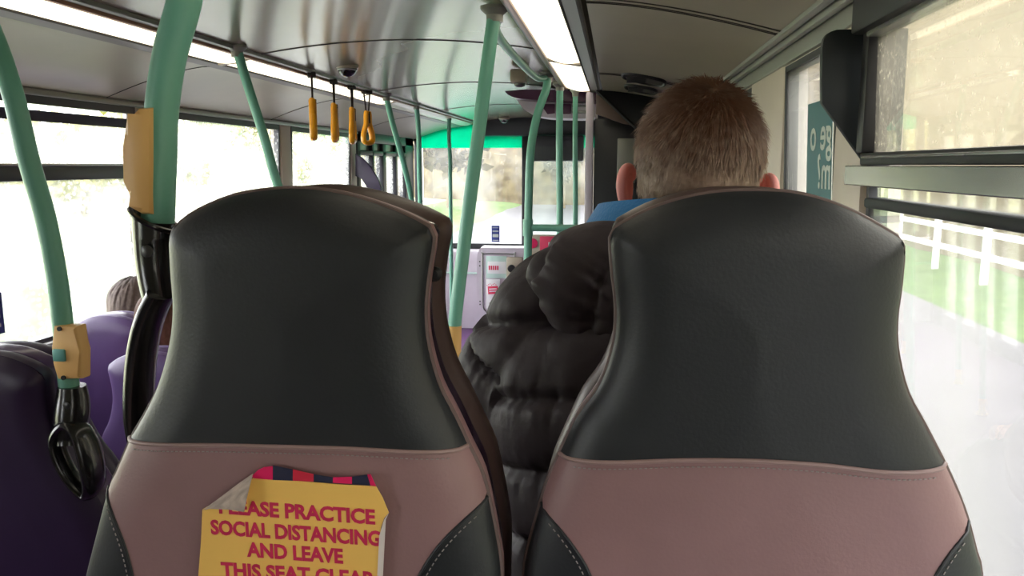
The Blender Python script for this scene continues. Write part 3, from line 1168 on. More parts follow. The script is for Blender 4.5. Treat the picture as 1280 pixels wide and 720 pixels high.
pole([(-1.335, 4.64, 1.722), (-1.32, 4.70, 1.58), (-1.285, 4.80, 1.35), (-1.26, 4.90, 1.10), (-1.25, 4.92, .8), (-1.25, 4.92, -.268)], .0168, 'bent green pole just past the farthest hanging strap', foot=True)
pole([(-1.34, 5.38, 1.722), (-1.345, 5.45, 1.55), (-1.37, 5.55, 1.30), (-1.38, 5.60, 1.05), (-1.385, 5.60, .7), (-1.385, 5.60, -.268)], .0165, 'straight green pole before the front door, second of three', foot=True)
pole([(-1.39, 6.70, 1.722), (-1.385, 6.66, 1.55), (-1.36, 6.58, 1.36), (-1.345, 6.5, 1.20), (-1.345, 6.5, .8), (-1.345, 6.5, -.268)], .0160, 'farthest thin green pole against the windscreen', foot=True)
cp = pole([(-.325, 2.17, 1.722), (-.345, 2.15, 1.56), (-.375, 2.13, 1.32), (-.405, 2.11, 1.08), (-.428, 2.10, .88), (-.435, 2.10, .70), (-.435, 2.10, -.268)], .0182, 'leaning green pole between the two near seats', foot=True)
part('yellow_sleeve', MB().tube([(-.4285, 2.10, .89), (-.435, 2.10, .70), (-.435, 2.10, .55)], .0205, 18), M_yellow, cp)
rail_root = pole([(-.315, 3.70, 1.722), (-.318, 3.68, 1.66), (-.352, 3.64, 1.55), (-.378, 3.61, 1.40), (-.386, 3.60, 1.20), (-.39, 3.60, .88), (-.39, 3.60, .3), (-.39, 3.60, -.268)], .0185,
                 'green pole with a side rail near the cab, right of centre', foot=True)
part('side_rail', MB().tube([(-.39, 3.60, 1.042), (-.30, 3.60, 1.042), (-.15, 3.61, 1.042)], .016, 16), M_green, rail_root)
part('joint_collar', MB().tube([(-.39, 3.60, 1.08), (-.39, 3.60, 1.005)], .023, 18), M_green, rail_root)
pole([(-.289, 4.15, 1.722), (-.289, 4.15, 1.4), (-.283, 4.15, 1.0), (-.283, 4.15, -.268)], .0175, 'middle green pole of the three at the bulkhead', foot=True)
pole([(-.215, 4.24, 1.70), (-.213, 4.24, 1.4), (-.207, 4.24, 1.0), (-.207, 4.24, -.268)], .0135, 'green pole nearest the pale bulkhead post', foot=True)
# ceiling grab rail in front of the lamps on the right
mb = MB()
ceil_rail = thing('ceiling_grab_rail', 'green grab rail running along the right lamp edge', 'rail', (-.36, 2.9, 1.70))
part('tube', MB().tube(spline([(-.318, 2.17, 1.71), (-.345, 2.35, 1.692), (-.352, 2.9, 1.690), (-.345, 3.5, 1.692), (-.322, 3.69, 1.71)], 6), .0135, 14), M_green, ceil_rail)
# low window rail seen over the near left seat shoulder
lr = thing('window_grab_rail', 'thin green rail low across the second left window', 'rail', (-1.90, 4.0, 1.0))
part('tube', MB().tube([(-1.93, 3.35, 1.02), (-1.93, 4.5, 1.02)], .012, 12), M_green, lr)
for yy in (3.36, 4.49):
    part('bracket', MB().tube([(-1.93, yy, 1.02), (-1.985, yy, 1.02)], .009, 10), M_green, lr)

# ------------------------------------------------------------------ seats
TILT = math.radians(2)


class SeatFrame:
    """local seat-back plane: x across, h along the back, d towards the front of the bus"""

    def __init__(self, P, tilt, x0=0.0):
        self.P = Vector(P)
        self.u = Vector((0, -math.sin(tilt), math.cos(tilt)))
        self.n = Vector((0, math.cos(tilt), math.sin(tilt)))

    def __call__(self, x, d, h):
        return self.P + Vector((x, 0, 0)) + self.u * h + self.n * d


def dist_to(poly, pts):
    """smallest distance of each point to an open polyline"""
    A = np.array([(p[0], p[1]) for p in poly])
    Q = np.array([(p[0], p[1]) for p in pts])
    a, b = A[:-1], A[1:]
    ab = b - a
    L = (ab ** 2).sum(1) + 1e-12
    t = np.clip(((Q[:, None, :] - a[None]) * ab[None]).sum(2) / L[None], 0, 1)
    c = a[None] + t[..., None] * ab[None]
    return np.sqrt(((Q[:, None, :] - c) ** 2).sum(2)).min(1)


def offset(poly, r):
    """outline moved outwards by r (outline runs up the left side, over the top and down the right)"""
    out = []
    n = len(poly)
    for i, p in enumerate(poly):
        t = poly[min(i + 1, n - 1)] - poly[max(i - 1, 0)]
        t.normalize()
        out.append(Vector((p.x - t.y * r, p.y + t.x * r)))
    return out


def v2(l):
    return [Vector((x, y)) for x, y in l]


def coons(bottom, top, left, right, nu, nv):
    B, T = resample([p.to_3d() for p in bottom], nu), resample([p.to_3d() for p in top], nu)
    Lc, Rc = resample([p.to_3d() for p in left], nv), resample([p.to_3d() for p in right], nv)
    rows = []
    for j in range(nv):
        v = j / (nv - 1)
        row = []
        for i in range(nu):
            u = i / (nu - 1)
            p = B[i] * (1 - v) + T[i] * v + Lc[j] * (1 - u) + Rc[j] * u - (B[0] * (1 - u) * (1 - v) + B[-1] * u * (1 - v) + T[0] * (1 - u) * v + T[-1] * u * v)
            row.append(p)
        rows.append(row)
    return rows


PADT, PADR = .026, .050


def pad_depth(d):
    s = np.clip(d / PADR, 0, 1)
    return -PADT * np.sqrt(np.clip(1 - (1 - s) ** 2, 0, 1)) - .006 * np.clip(d / .12, 0, 1)


def pillow(outl, fr, d0, d1, r, fill='ngon'):
    """solid with the seat outline between depths d0 and d1, edges rounded by r"""
    prof = []
    for k in range(6):
        a = PI / 2 * k / 5
        prof.append((d0 + r * (1 - math.sin(a)), -r * (1 - math.cos(PI / 2 - a)) if False else -r + r * math.sin(a)))
    prof = [(d0 + r - r * math.cos(PI / 2 * k / 5), -r + r * math.sin(PI / 2 * k / 5)) for k in range(6)]
    prof += [(d1 - r + r * math.sin(PI / 2 * k / 5), -r + r * math.cos(PI / 2 * k / 5)) for k in range(6)]
    mb = MB()
    rings = []
    for d, o in prof:
        rings.append([fr(p.x, d, p.y) for p in offset(outl, o)])
    n = len(outl)
    base = 0
    for R_ in rings:
        mb.v += R_
    for i in range(len(rings) - 1):
        for k in range(n):
            mb.f.append((i * n + k, i * n + (k + 1) % n, (i + 1) * n + (k + 1) % n, (i + 1) * n + k))
    mb.f.append(tuple(range(n)))
    mb.f.append(tuple((len(rings) - 1) * n + k for k in range(n))[::-1])
    return mb


def seat_lower(root, fr, outl, zf, cushion_m, width_c, xc):
    """cushion, pan and pedestal"""
    w = width_c / 2
    y = fr.P.y + .10
    zc = zf + .43
    mb = MB().box((xc - w, y - .04, zc - .045), (xc + w, y + .40, zc + .05), .035, seg=3)
    part('cushion', mb, cushion_m, root)
    mb = MB().box((xc - w + .015, y - .03, zc - .085), (xc + w - .015, y + .38, zc - .045), .015)
    part('seat_pan', mb, M_shell, root)
    mb = MB()
    mb.box((xc - .05, y + .10, zf), (xc + .05, y + .26, zc - .08), .012)
    mb.box((xc - w + .05, y + .04, zf), (xc + w - .05, y + .32, zf + .018), .006)
    part('pedestal', mb, M_black, root)


def near_seat(S, Py, label, group, sc=1.0, zoff=0.0, floor_z=.20):
    def tr(l):
        return [(x * sc, h * sc + zoff) for x, h in l]
    fr = SeatFrame((0, Py, 1.29), TILT)
    ltop = spline([Vector((x, h, 0)) for x, h in tr(S['top'])], 8)
    lup = spline([Vector((x, h, 0)) for x, h in tr(S['lup'])], 8)        # from seam up
    rup = spline([Vector((x, h, 0)) for x, h in tr(S['rup'])], 8)
    llo = spline([Vector((x, h, 0)) for x, h in tr(S['llo'])], 8)        # from corner seam up to top seam
    rlo = spline([Vector((x, h, 0)) for x, h in tr(S['rlo'])], 8)
    lbo = spline([Vector((x, h, 0)) for x, h in tr(S['lbo'])], 8)        # from bottom up to corner seam
    rbo = spline([Vector((x, h, 0)) for x, h in tr(S['rbo'])], 8)
    seam = spline([Vector((x, h, 0)) for x, h in tr(S['seam'])], 8)
    cl = spline([Vector((x, h, 0)) for x, h in tr(S['cl'])], 8)          # corner seam down to bottom
    cr = spline([Vector((x, h, 0)) for x, h in tr(S['cr'])], 8)
    outl3 = lbo + llo[1:] + lup[1:] + ltop[1:] + rup[::-1][1:] + rlo[::-1][1:] + rbo[::-1][1:]
    poly = [p.to_2d() for p in resample(outl3, 150)]
    xs = [p.x for p in poly]
    xc = (poly[0].x + poly[-1].x) / 2
    root = thing('bus_seat', label, 'seat', (xc, Py + .25, floor_z), group)

    def panel(rows):
        flat = [p for r in rows for p in r]
        d = pad_depth(dist_to(poly, flat))
        n = len(rows[0])
        return MB().grid([[fr(rows[j][i].x, d[j * n + i], rows[j][i].y) for i in range(n)] for j in range(len(rows))])

    def cosr(rows):
        return rows
    part('upper_panel', panel(coons([p.to_2d() for p in seam], [p.to_2d() for p in ltop], [p.to_2d() for p in lup], [p.to_2d() for p in rup], 70, 60)), M_leather, root, 'black leather upper panel')
    left = [p.to_2d() for p in cl[::-1] + llo[1:]]
    right = [p.to_2d() for p in cr[::-1] + rlo[1:]]
    part('lower_panel', panel(coons([left[0], right[0]], [p.to_2d() for p in seam], left, right, 70, 60)), M_taupe, root, 'taupe leather lower panel')
    b = coons([p.to_2d() for p in (lbo[0], cl[-1])], [p.to_2d() for p in (lbo[-1], lbo[-1])], [p.to_2d() for p in lbo], [p.to_2d() for p in cl[::-1]], 24, 40)
    part('side_panel', panel(b), M_leather, root, 'black leather lower left corner')
    b = coons([p.to_2d() for p in (cr[-1], rbo[0])], [p.to_2d() for p in (rbo[-1], rbo[-1])], [p.to_2d() for p in cr[::-1]], [p.to_2d() for p in rbo], 24, 40)
    part('side_panel', panel(b), M_leather, root, 'black leather lower right corner')
    # piping on the seams and the welt round the pad
    def on_surface(curve, lift=0.0, n=60):
        c = resample(curve, n)
        d = pad_depth(dist_to(poly, c))
        return [fr(p.x, d[i] - lift, p.y) for i, p in enumerate(c)]
    part('seam_piping', MB().tube(on_surface(seam, .0008), .0021, 8), M_piping, root)
    for c in (cl, cr):
        part('corner_piping', MB().tube(on_surface(c, .0004), .0015, 8), M_leather, root)
    for c, du in ((seam, -.006), (cl, 0.0), (cr, 0.0)):
        st = MB()
        cc = resample(c, 150)
        if c is seam:
            cc = [p + Vector((0, du, 0)) for p in cc]
        else:
            cc = [p + Vector((.005 if c is cr else -.005, -.002, 0)) for p in cc]
        d = pad_depth(dist_to(poly, cc))
        w = [fr(p.x, d[i] - .0006, p.y) for i, p in enumerate(cc)]
        for i in range(6, 144, 2):
            st.tube([w[i], w[i + 1]], .00055, 5)
        part('stitching', st, M_stitch, root)
    part('welt', MB().tube([fr(p.x, .002, p.y) for p in poly], .0024, 8), M_welt, root)
    # soft side of the pad
    rows = []
    for d, o in ((.0, 0), (.008, .001), (.016, .001), (.024, -.001), (.026, -.006)):
        rows.append([fr(p.x, d, p.y) for p in offset(poly, o)])
    part('pad_edge', MB().grid(rows), M_taupe, root)
    part('shell', pillow(offset(poly, -.005), fr, .022, .060, .008), M_shell, root)
    part('front_pad', pillow(offset(poly, -.001), fr, .056, .112, .024), M_front, root)
    seat_lower(root, fr, poly, floor_z, M_front, .42, xc)
    return root, fr, poly


SL = dict(
    top=[(-.3887, -.035), (-.3865, -.0275), (-.3800, -.0205), (-.3595, -.008), (-.3217, .0054), (-.2709, .0106), (-.2286, .0058), (-.1871, -.0066), (-.1600, -.0190), (-.1535, -.0245), (-.1520, -.0325)],
    lup=[(-.4442, -.2202), (-.4303, -.2000), (-.4115, -.1684), (-.3971, -.1301), (-.3905, -.0965), (-.3897, -.0637), (-.3887, -.035)],
    rup=[(-.1250, -.2141), (-.1367, -.1878), (-.1505, -.159), (-.1593, -.1232), (-.1610, -.0913), (-.1573, -.0598), (-.1520, -.0325)],
    llo=[(-.4703, -.2695), (-.4600, -.2500), (-.4442, -.2202)],
    rlo=[(-.1075, -.2610), (-.1130, -.2400), (-.1250, -.2141)],
    lbo=[(-.535, -.640), (-.535, -.52), (-.5230, -.43), (-.5051, -.3675), (-.4868, -.3156), (-.4703, -.2695)],
    rbo=[(-.108, -.640), (-.103, -.52), (-.099, -.43), (-.0966, -.3386), (-.0995, -.3073), (-.1075, -.2610)],
    seam=[(-.4442, -.2202), (-.3921, -.2155), (-.3217, -.2116), (-.2458, -.2098), (-.1793, -.2113), (-.1250, -.2141)],
    cl=[(-.4703, -.2695), (-.4553, -.2907), (-.4431, -.3171), (-.4377, -.3459), (-.4368, -.3627), (-.437, -.44), (-.437, -.640)],
    cr=[(-.1075, -.2610), (-.1333, -.2822), (-.1522, -.3045), (-.1677, -.3316), (-.1733, -.3441), (-.190, -.43), (-.195, -.640)])
SR = dict(
    top=[(-.0034, -.0305), (-.0020, -.0235), (.0042, -.0180), (.0328, -.0033), (.0704, .0072), (.1077, .0100), (.1446, .0075), (.1817, -.0042), (.2161, -.0228), (.2240, -.0295), (.2262, -.0373)],
    lup=[(-.0436, -.2176), (-.0287, -.1834), (-.0099, -.1540), (.0010, -.1185), (.0028, -.0875), (-.0009, -.0571), (-.0034, -.0305)],
    rup=[(.2717, -.2109), (.2533, -.1785), (.2381, -.1519), (.2280, -.1186), (.2250, -.0922), (.2260, -.0661), (.2262, -.0373)],
    llo=[(-.0600, -.2649), (-.0545, -.2450), (-.0436, -.2176)],
    rlo=[(.2949, -.2610), (.2860, -.2396), (.2717, -.2109)],
    lbo=[(-.078, -.640), (-.079, -.52), (-.078, -.43), (-.0754, -.3372), (-.0703, -.3055), (-.0600, -.2649)],
    rbo=[(.335, -.640), (.333, -.52), (.3250, -.40), (.3103, -.3099), (.3038, -.2886), (.2949, -.2610)],
    seam=[(-.0436, -.2176), (.0116, -.2121), (.0655, -.2066), (.1183, -.2042), (.1703, -.2060), (.2153, -.2102), (.2717, -.2109)],
    cl=[(-.0600, -.2649), (-.0396, -.2805), (-.0231, -.3009), (-.0130, -.3211), (-.0092, -.3325), (.000, -.42), (.004, -.640)],
    cr=[(.2949, -.2610), (.2774, -.2744), (.2651, -.2926), (.2583, -.3099), (.2573, -.3137), (.246, -.42), (.242, -.640)])

seatL, frL, polyL = near_seat(SL, .66, 'near aisle seat back in black and taupe leather with the yellow notice', 'black and taupe seats in front of the camera')
seatR, frR, polyR = near_seat(SR, .68, 'near window seat back in black and taupe leather without notice', 'black and taupe seats in front of the camera', 1.03, -.0009)

# black grab handle of the near aisle seat: socket round the pole foot and a flat loop
hp = []
sock = [at(193, 276, .745), at(192, 296, .745), at(193, 325, .745), at(196, 352, .742), at(200, 376, .738)]
mb = MB()
sp = spline(sock, 6)
n_ = len(sp)
mb.tube(sp, [.0205 - .0045 * (i / (n_ - 1)) for i in range(n_)], 20)
hd = part('grab_handle', mb, M_handle, seatL, 'black plastic grab handle')
# slanting lip at the top of the socket, the outer side higher
mb = MB()
c0 = at(193, 277, .745)
rim = []
for a in np.linspace(0, 2 * PI, 28, endpoint=False):
    x, y = .0212 * math.cos(a), .0212 * math.sin(a)
    rim.append(Vector((c0.x + x, c0.y + y, c0.z + .002 - .55 * x)))
mb.tube(rim, .0028, 8, closed=True)
low = [Vector((p.x, p.y, c0.z - .016)) for p in rim]
mb.grid([rim + rim[:1], low + low[:1]])
part('socket_rim', mb, M_handle, hd)
mb = MB()
loop = spline([at(203, 366, .735), at(193, 385, .735), at(184, 410, .735), at(178, 440, .735), at(175, 470, .735), at(174, 500, .735), at(176, 530, .737), at(184, 560, .742), at(200, 590, .75)], 6)
mb.tube(loop, .0130, 18, flat=(1.8, .80))
part('handle_loop', mb, M_handle, hd)
mb = MB().lathe([(.0058, 0), (.0062, -.003), (.003, -.004)], at(185, 314, .722), 'Y', 16)
part('bolt', mb, M_bolt, hd)
# grey bracket and catches in the gap at the head of the near aisle seat
mb = MB()
a, b_ = at(541, 302, .715), at(552, 296, .74)
mb.tube([a, b_], .002, 8)
part('latch_wire', mb, M_metal, seatL)
mb = MB().lathe([(.006, .0), (.007, -.01), (.004, -.014)], at(546, 341, .722), 'Y', 14)
part('catch_knob', mb, M_black, seatL)

# the purple seats: one built, the others copied
HW = [(.205, -.64), (.207, -.52), (.206, -.43), (.204, -.36), (.194, -.31), (.183, -.27), (.160, -.22), (.146, -.20), (.131, -.168), (.119, -.130), (.1145, -.095), (.1155, -.063), (.1180, -.037)]
TOPH = [(-.1180, -.037), (-.1150, -.027), (-.108, -.0195), (-.088, -.008), (-.05, .0055), (0, .0105), (.05, .0055), (.088, -.008), (.108, -.0195), (.1150, -.027), (.1180, -.037)]


def purple_seat(label, loc, group):
    root = thing('bus_seat', label, 'seat', loc, group)
    fr = SeatFrame(Vector(loc) + Vector((0, -.25, 1.09)), math.radians(7))
    o3 = spline([Vector((-x, h, 0)) for x, h in HW], 6) + spline([Vector((x, h, 0)) for x, h in TOPH], 6)[1:] + spline([Vector((x, h, 0)) for x, h in HW[::-1]], 6)[1:]
    poly = [p.to_2d() for p in resample(o3, 130)]
    left, right = [p.to_2d() for p in spline([Vector((-x, h, 0)) for x, h in HW], 6)], [p.to_2d() for p in spline([Vector((x, h, 0)) for x, h in HW], 6)]
    top = [p.to_2d() for p in spline([Vector((x, h, 0)) for x, h in TOPH], 6)]
    rows = coons([left[0], right[0]], top, left, right, 50, 80)
    flat = [p for r in rows for p in r]
    d = pad_depth(dist_to(poly, flat))
    n = len(rows[0])
    part('back_panel', MB().grid([[fr(rows[j][i].x, d[j * n + i], rows[j][i].y) for i in range(n)] for j in range(len(rows))]), M_purple, root)
    rows = []
    for dd, o in ((.0, 0), (.008, .001), (.016, .001), (.024, -.001), (.026, -.006)):
        rows.append([fr(p.x, dd, p.y) for p in offset(poly, o)])
    part('pad_edge', MB().grid(rows), M_purple, root)
    part('shell', pillow(offset(poly, -.002), fr, .022, .062, .008), M_purpleshell, root)
    part('front_pad', pillow(offset(poly, -.010), fr, .058, .115, .026), M_purple, root)
    seat_lower(root, fr, poly, loc[2], M_purple, .41, loc[0])
    return root


PS = 'purple seats on the left side'
seatA = purple_seat('nearest purple aisle seat at the lower left, grab handle on its side', (-1.085, 1.47, -.10), PS)
handleA_y = 1.22
seatC = dup(seatA, (-1.215, 2.17, -.27), 'purple aisle seat holding the red-haired passenger, left of the near black seat', PS)
dup(seatA, (-1.665, 2.05, -.27), 'purple window seat just beyond the nearest purple seat, only its pale top showing', PS)
seatB = dup(seatA, (-1.655, 2.65, -.27), 'purple window seat with the grey-brown-haired passenger, under the left window', PS)

# handle on seat A
sp = spline([at(90, 482, 1.24), at(91, 500, 1.24), at(90, 520, 1.235), at(88, 540, 1.23), at(87, 556, 1.225)], 6)
n_ = len(sp)
mb = MB().tube(sp, [.0225 + .006 * math.sin(PI * min(1, i / (n_ - 1) * 1.1)) for i in range(n_)], 20)
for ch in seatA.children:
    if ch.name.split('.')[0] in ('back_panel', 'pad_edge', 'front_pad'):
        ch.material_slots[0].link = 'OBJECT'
        ch.material_slots[0].material = M_deep  # same purple as the other seats, darkened to paint in its shade
hdA = part('grab_handle', mb, M_handle, seatA, 'black gloss grab handle')
mb = MB()
loop = spline([at(100, 538, 1.22), at(110, 560, 1.22), at(116, 586, 1.22), at(117, 606, 1.22), at(111, 617, 1.22), at(99, 608, 1.22), at(85, 590, 1.22), at(74, 565, 1.22), at(72, 545, 1.22), at(84, 530, 1.22)], 6, closed=True)
mb.tube(loop, [.0125 + .006 * max(0, math.cos(2 * PI * (i / len(loop) - .17))) for i in range(len(loop))], 16, flat=(1.6, .8), closed=True)
part('handle_loop', mb, M_handle, hdA)
mb = MB().lathe([(.006, 0), (.0065, -.003), (.003, -.004)], at(84, 507, 1.215), 'Y', 16)
part('bolt', mb, M_bolt, hdA)

# ------------------------------------------------------------------ notice on the near aisle seat
NY = -.036      # sits on the pad


def npt(px, py, lift=0.0):
    """a place on the face of the leather pad"""
    N = frL.n
    d = _F + _R * ((px - 640) / FPX) + _U * ((360 - py) / FPX)
    P0 = frL(0, NY - lift, 0)
    O = Vector((0, 0, CZ))
    return O + d * ((P0 - O).dot(N) / d.dot(N))


root = thing('notice', 'yellow social distancing notice with peeled corner stuck to the near aisle seat', 'notice', npt(365, 760))


def sheet(pts, lift, bulge=None, thick=.0006):
    return MB().prism([npt(x, y, lift) for x, y in pts], frL.n * thick)


out = [(253, 637), (251, 680), (247, 730), (243, 800), (480, 806), (477, 730), (474, 690), (476, 660), (480, 648), (486, 641), (478, 622), (470, 608), (430, 606), (380, 602), (330, 598), (316, 598), (300, 608), (275, 624)]
part('sheet', sheet(out, .0012), M_paper, root, 'yellow sheet')
xs = [314, 341, 366, 392, 416, 440, 463, 472]
tops = [587, 582, 587, 593, 597, 596, 593, 593]
bots = [598, 600, 601, 602, 603.5, 605, 607, 610]
cols = [M_pink, M_navy, M_red, M_navy, M_pink, M_navy, M_pink]
for k in range(7):
    x0, x1 = xs[k], xs[k + 1]
    q = [(x0, tops[k] + (4 if k == 0 else 0)), (x1, tops[k + 1]), (x1, bots[k + 1]), (x0, bots[k])]
    if k == 0:
        q = [(318, 598), (314, 596), (322, 588), (330, 584), (341, 583), (341, 600)]
    if k == 6:
        q = [(463, 593), (470, 608), (463, 607), (459, 593)]
    part('border_stripe', sheet(q, .0016), cols[k], root, smooth=False)
fold = [npt(253, 638, .002), npt(262, 636, .005), npt(285, 637, .008), npt(305, 640, .010), npt(309, 620, .011), npt(313, 604, .009), npt(316, 592, .003), npt(296, 606, .003), npt(275, 622, .0025)]
part('peeled_corner', MB().prism(fold, frL.n * .0006), M_fold, root, 'grey-brown peeled corner')
edge = [npt(486, 641, .0008), npt(482, 650, .0008), npt(478, 730, .0008), npt(479, 806, .0008), npt(474, 806, .0022), npt(471, 730, .0022), npt(474, 670, .0022), npt(480, 650, .002)]
part('curled_edge', MB().prism(edge, frL.n * .0005), M_pedge, root, 'white curled right edge')
for body, (x0, y0), (x1, y1), hgt in (('PLEASE PRACTICE', (274, 641), (469, 655), 17.0), ('SOCIAL DISTANCING', (264, 667), (476, 682), 17.0), ('AND LEAVE', (309, 695), (429, 704), 17.0), ('THIS SEAT CLEAR', (277, 720), (470, 733), 17.0)):
    a, b_ = npt(x0, y0, .0016), npt(x1, y1, .0016)
    ex = (b_ - a)
    Ltx = ex.length
    ex.normalize()
    ez = -frL.n
    ey = ez.cross(ex).normalized()
    size = (npt(x0, y0, 0) - npt(x0, y0 - hgt, 0)).length / .70
    raw = text_mb(body, size, Matrix.Identity(4), size * .034, .0002, 'LEFT')
    wx = max(p.x for p in raw.v) - min(p.x for p in raw.v)
    x0m = min(p.x for p in raw.v)
    Mx = Matrix((ex, ey, ez)).transposed().to_4x4()
    Mx.translation = a
    t_ = MB().add([Mx @ Vector(((p.x - x0m) * Ltx / wx, p.y, p.z)) for p in raw.v], raw.f)
    part('lettering', t_, M_ink, root, smooth=False)

# ------------------------------------------------------------------ people


def head_shapes(mb):
    """a head at the origin: ear canals at (0,0,0), facing +Y, crown at z=.125"""
    mb.ball((0, -.012, .040), (.073, .094, .085), 28, 20)
    mb.ball((0, .030, .010), (.064, .070, .080), 24, 16)
    mb.ball((0, .045, -.055), (.048, .050, .055), 20, 14)       # jaw
    mb.ball((0, .078, -.088), (.024, .020, .018), 14, 10)       # chin
    for s in (-1, 1):
        mb.ball((s * .036, .074, -.018), (.024, .022, .022), 14, 10)   # cheekbones
        mb.ball((s * .028, .090, .034), (.028, .012, .011), 14, 10)    # brows
        mb.ball((s * .012, .098, -.030), (.010, .012, .009), 10, 8)    # nostril wings
    mb.cone((0, .096, .026), (0, .116, -.026), .008, .013, 12)         # nose
    mb.ball((0, .113, -.028), (.012, .012, .010), 12, 8)
    mb.ball((0, .090, -.056), (.024, .012, .007), 14, 8)               # lips
    mb.ball((0, .090, -.067), (.020, .012, .007), 14, 8)
    mb.cone((0, -.030, -.02), (0, -.045, -.15), .058, .062, 18, 6)     # neck
    return mb


EARZ = -.016


def ear_mb(s):
    mb = MB()
    M = Matrix.Rotation(s * math.radians(28), 4, 'Z')
    ring = spline([(0, .000, -.030), (s * .004, -.006, -.018), (s * .010, -.014, 0), (s * .013, -.018, .018), (s * .011, -.010, .032), (s * .006, .006, .034), (s * .001, .012, .022)], 5)
    mb.tube([Vector((s * .079, -.005, EARZ)) + p for p in ring], [.0085 + .002 * math.sin(i) * 0 for i in range(len(ring))], 10, flat=(1, .8))
    mb.ball((s * .084, -.006, EARZ + .004), (.007, .014, .028), 12, 10)
    mb.ball((s * .079, -.002, EARZ - .032), (.007, .009, .011), 10, 8)
    return mb


def hand_shapes(mb, wrist, fwd, up, side, s):
    """palm, four fingers curled over the thigh and a thumb"""
    F, Uv, Sd = Vector(fwd).normalized(), Vector(up).normalized(), Vector(side).normalized()
    w = Vector(wrist)
    Mx = Matrix((Sd, F, Uv)).transposed()
    mb.ball(w + F * .052, (.040, .052, .015), 16, 12, M=Mx)
    for k, (dx, L) in enumerate(((-.030, .070), (-.010, .078), (.010, .073), (.029, .058))):
        b = w + F * .088 + Sd * dx
        p1 = b + F * L * .45 + Uv * .004
        p2 = p1 + F * L * .32 - Uv * L * .15
        p3 = p2 + F * L * .18 - Uv * L * .22
        P = spline([w + F * .06 + Sd * dx * .9, b, p1, p2, p3], 4)
        mb.tube(P, [.0092 - .0022 * i / (len(P) - 1) for i in range(len(P))], 10)
        mb.ball(P[-1], .0070, 8, 6)
    t0 = w + F * .025 + Sd * (-.030 * s)
    P = spline([t0, t0 + F * .028 - Sd * .022 * s, t0 + F * .055 - Sd * .030 * s - Uv * .004, t0 + F * .078 - Sd * .026 * s - Uv * .010], 4)
    mb.tube(P, [.0125 - .004 * i / (len(P) - 1) for i in range(len(P))], 10)
    mb.ball(P[-1], .0085, 8, 6)


def hair_short(hm, rng, n=16000):
    """close-cropped hair: a thin cap and many short tapering strands"""
    cap = MB()
    c, r = Vector((0, -.014, .043)), Vector((.0785, .100, .0865))

    def inside(p):
        zmin = -.098 if p.y < -.03 else (-.098 + (p.y + .03) * 1.9)
        ax = abs(p.x)
        if p.y > -.045 and p.y < .035 and p.z < .030 and ax > .05:
            return False
        return p.z > zmin and not (p.y > .062 and p.z < .075)
    u, v = 64, 44
    pts = [[None] * u for _ in range(v + 1)]
    for i in range(v + 1):
        th = PI * i / v
        for k in range(u):
            ph = 2 * PI * k / u
            q = Vector((math.sin(th) * math.cos(ph), math.sin(th) * math.sin(ph), math.cos(th)))
            p = Vector((q.x * r.x, q.y * r.y, q.z * r.z))
            if p.z < -.02:      # nape goes down rather than in
                f = 1 + .28 * min(1, (-.02 - p.z) / .06)
                p.x *= min(1.25, f) * .98
                p.y *= f
            p *= 1 + .022 * mnoise.noise(q * 4.0) + .012 * mnoise.noise(q * 11.0)
            pts[i][k] = c + p
    base = {}
    for i in range(v):
        for k in range(u):
            q = [pts[i][k], pts[i + 1][k], pts[i + 1][(k + 1) % u], pts[i][(k + 1) % u]]
            m_ = sum(q, Vector()) / 4
            if inside(m_):
                cap.add(q, [(0, 1, 2, 3)])
    tri = [f for f in cap.f]
    st = MB()
    crown = Vector((.01, -.06, .12))
    for _ in range(n):
        f = tri[rng.randrange(len(tri))]
        a, b, cc, d = [cap.v[i] for i in f]
        s_, t_ = rng.random(), rng.random()
        p = a.lerp(b, s_).lerp(d.lerp(cc, s_), t_)
        nrm = (p - c)
        nrm = Vector((nrm.x / r.x ** 2, nrm.y / r.y ** 2, nrm.z / r.z ** 2)).normalized()
        down = (p - crown)
        down -= nrm * down.dot(nrm)
        if down.length < 1e-4:
            continue
        down.normalize()
        sw = Vector((rng.gauss(0, .15), rng.gauss(0, .15), rng.gauss(0, .15)))
        L = rng.uniform(.010, .021) * (1.25 if p.z > .07 else .85)
        dirn = (down + nrm * rng.uniform(.08, .30) + sw).normalized()
        side = dirn.cross(nrm).normalized() * .00055
        mid = p + dirn * L * .55
        tip = p + dirn * L - nrm * L * .10
        st.add([p - side, p + side, mid + side * .9, mid - side * .9, tip], [(0, 1, 2, 3), (3, 2, 4)])
    return cap, st


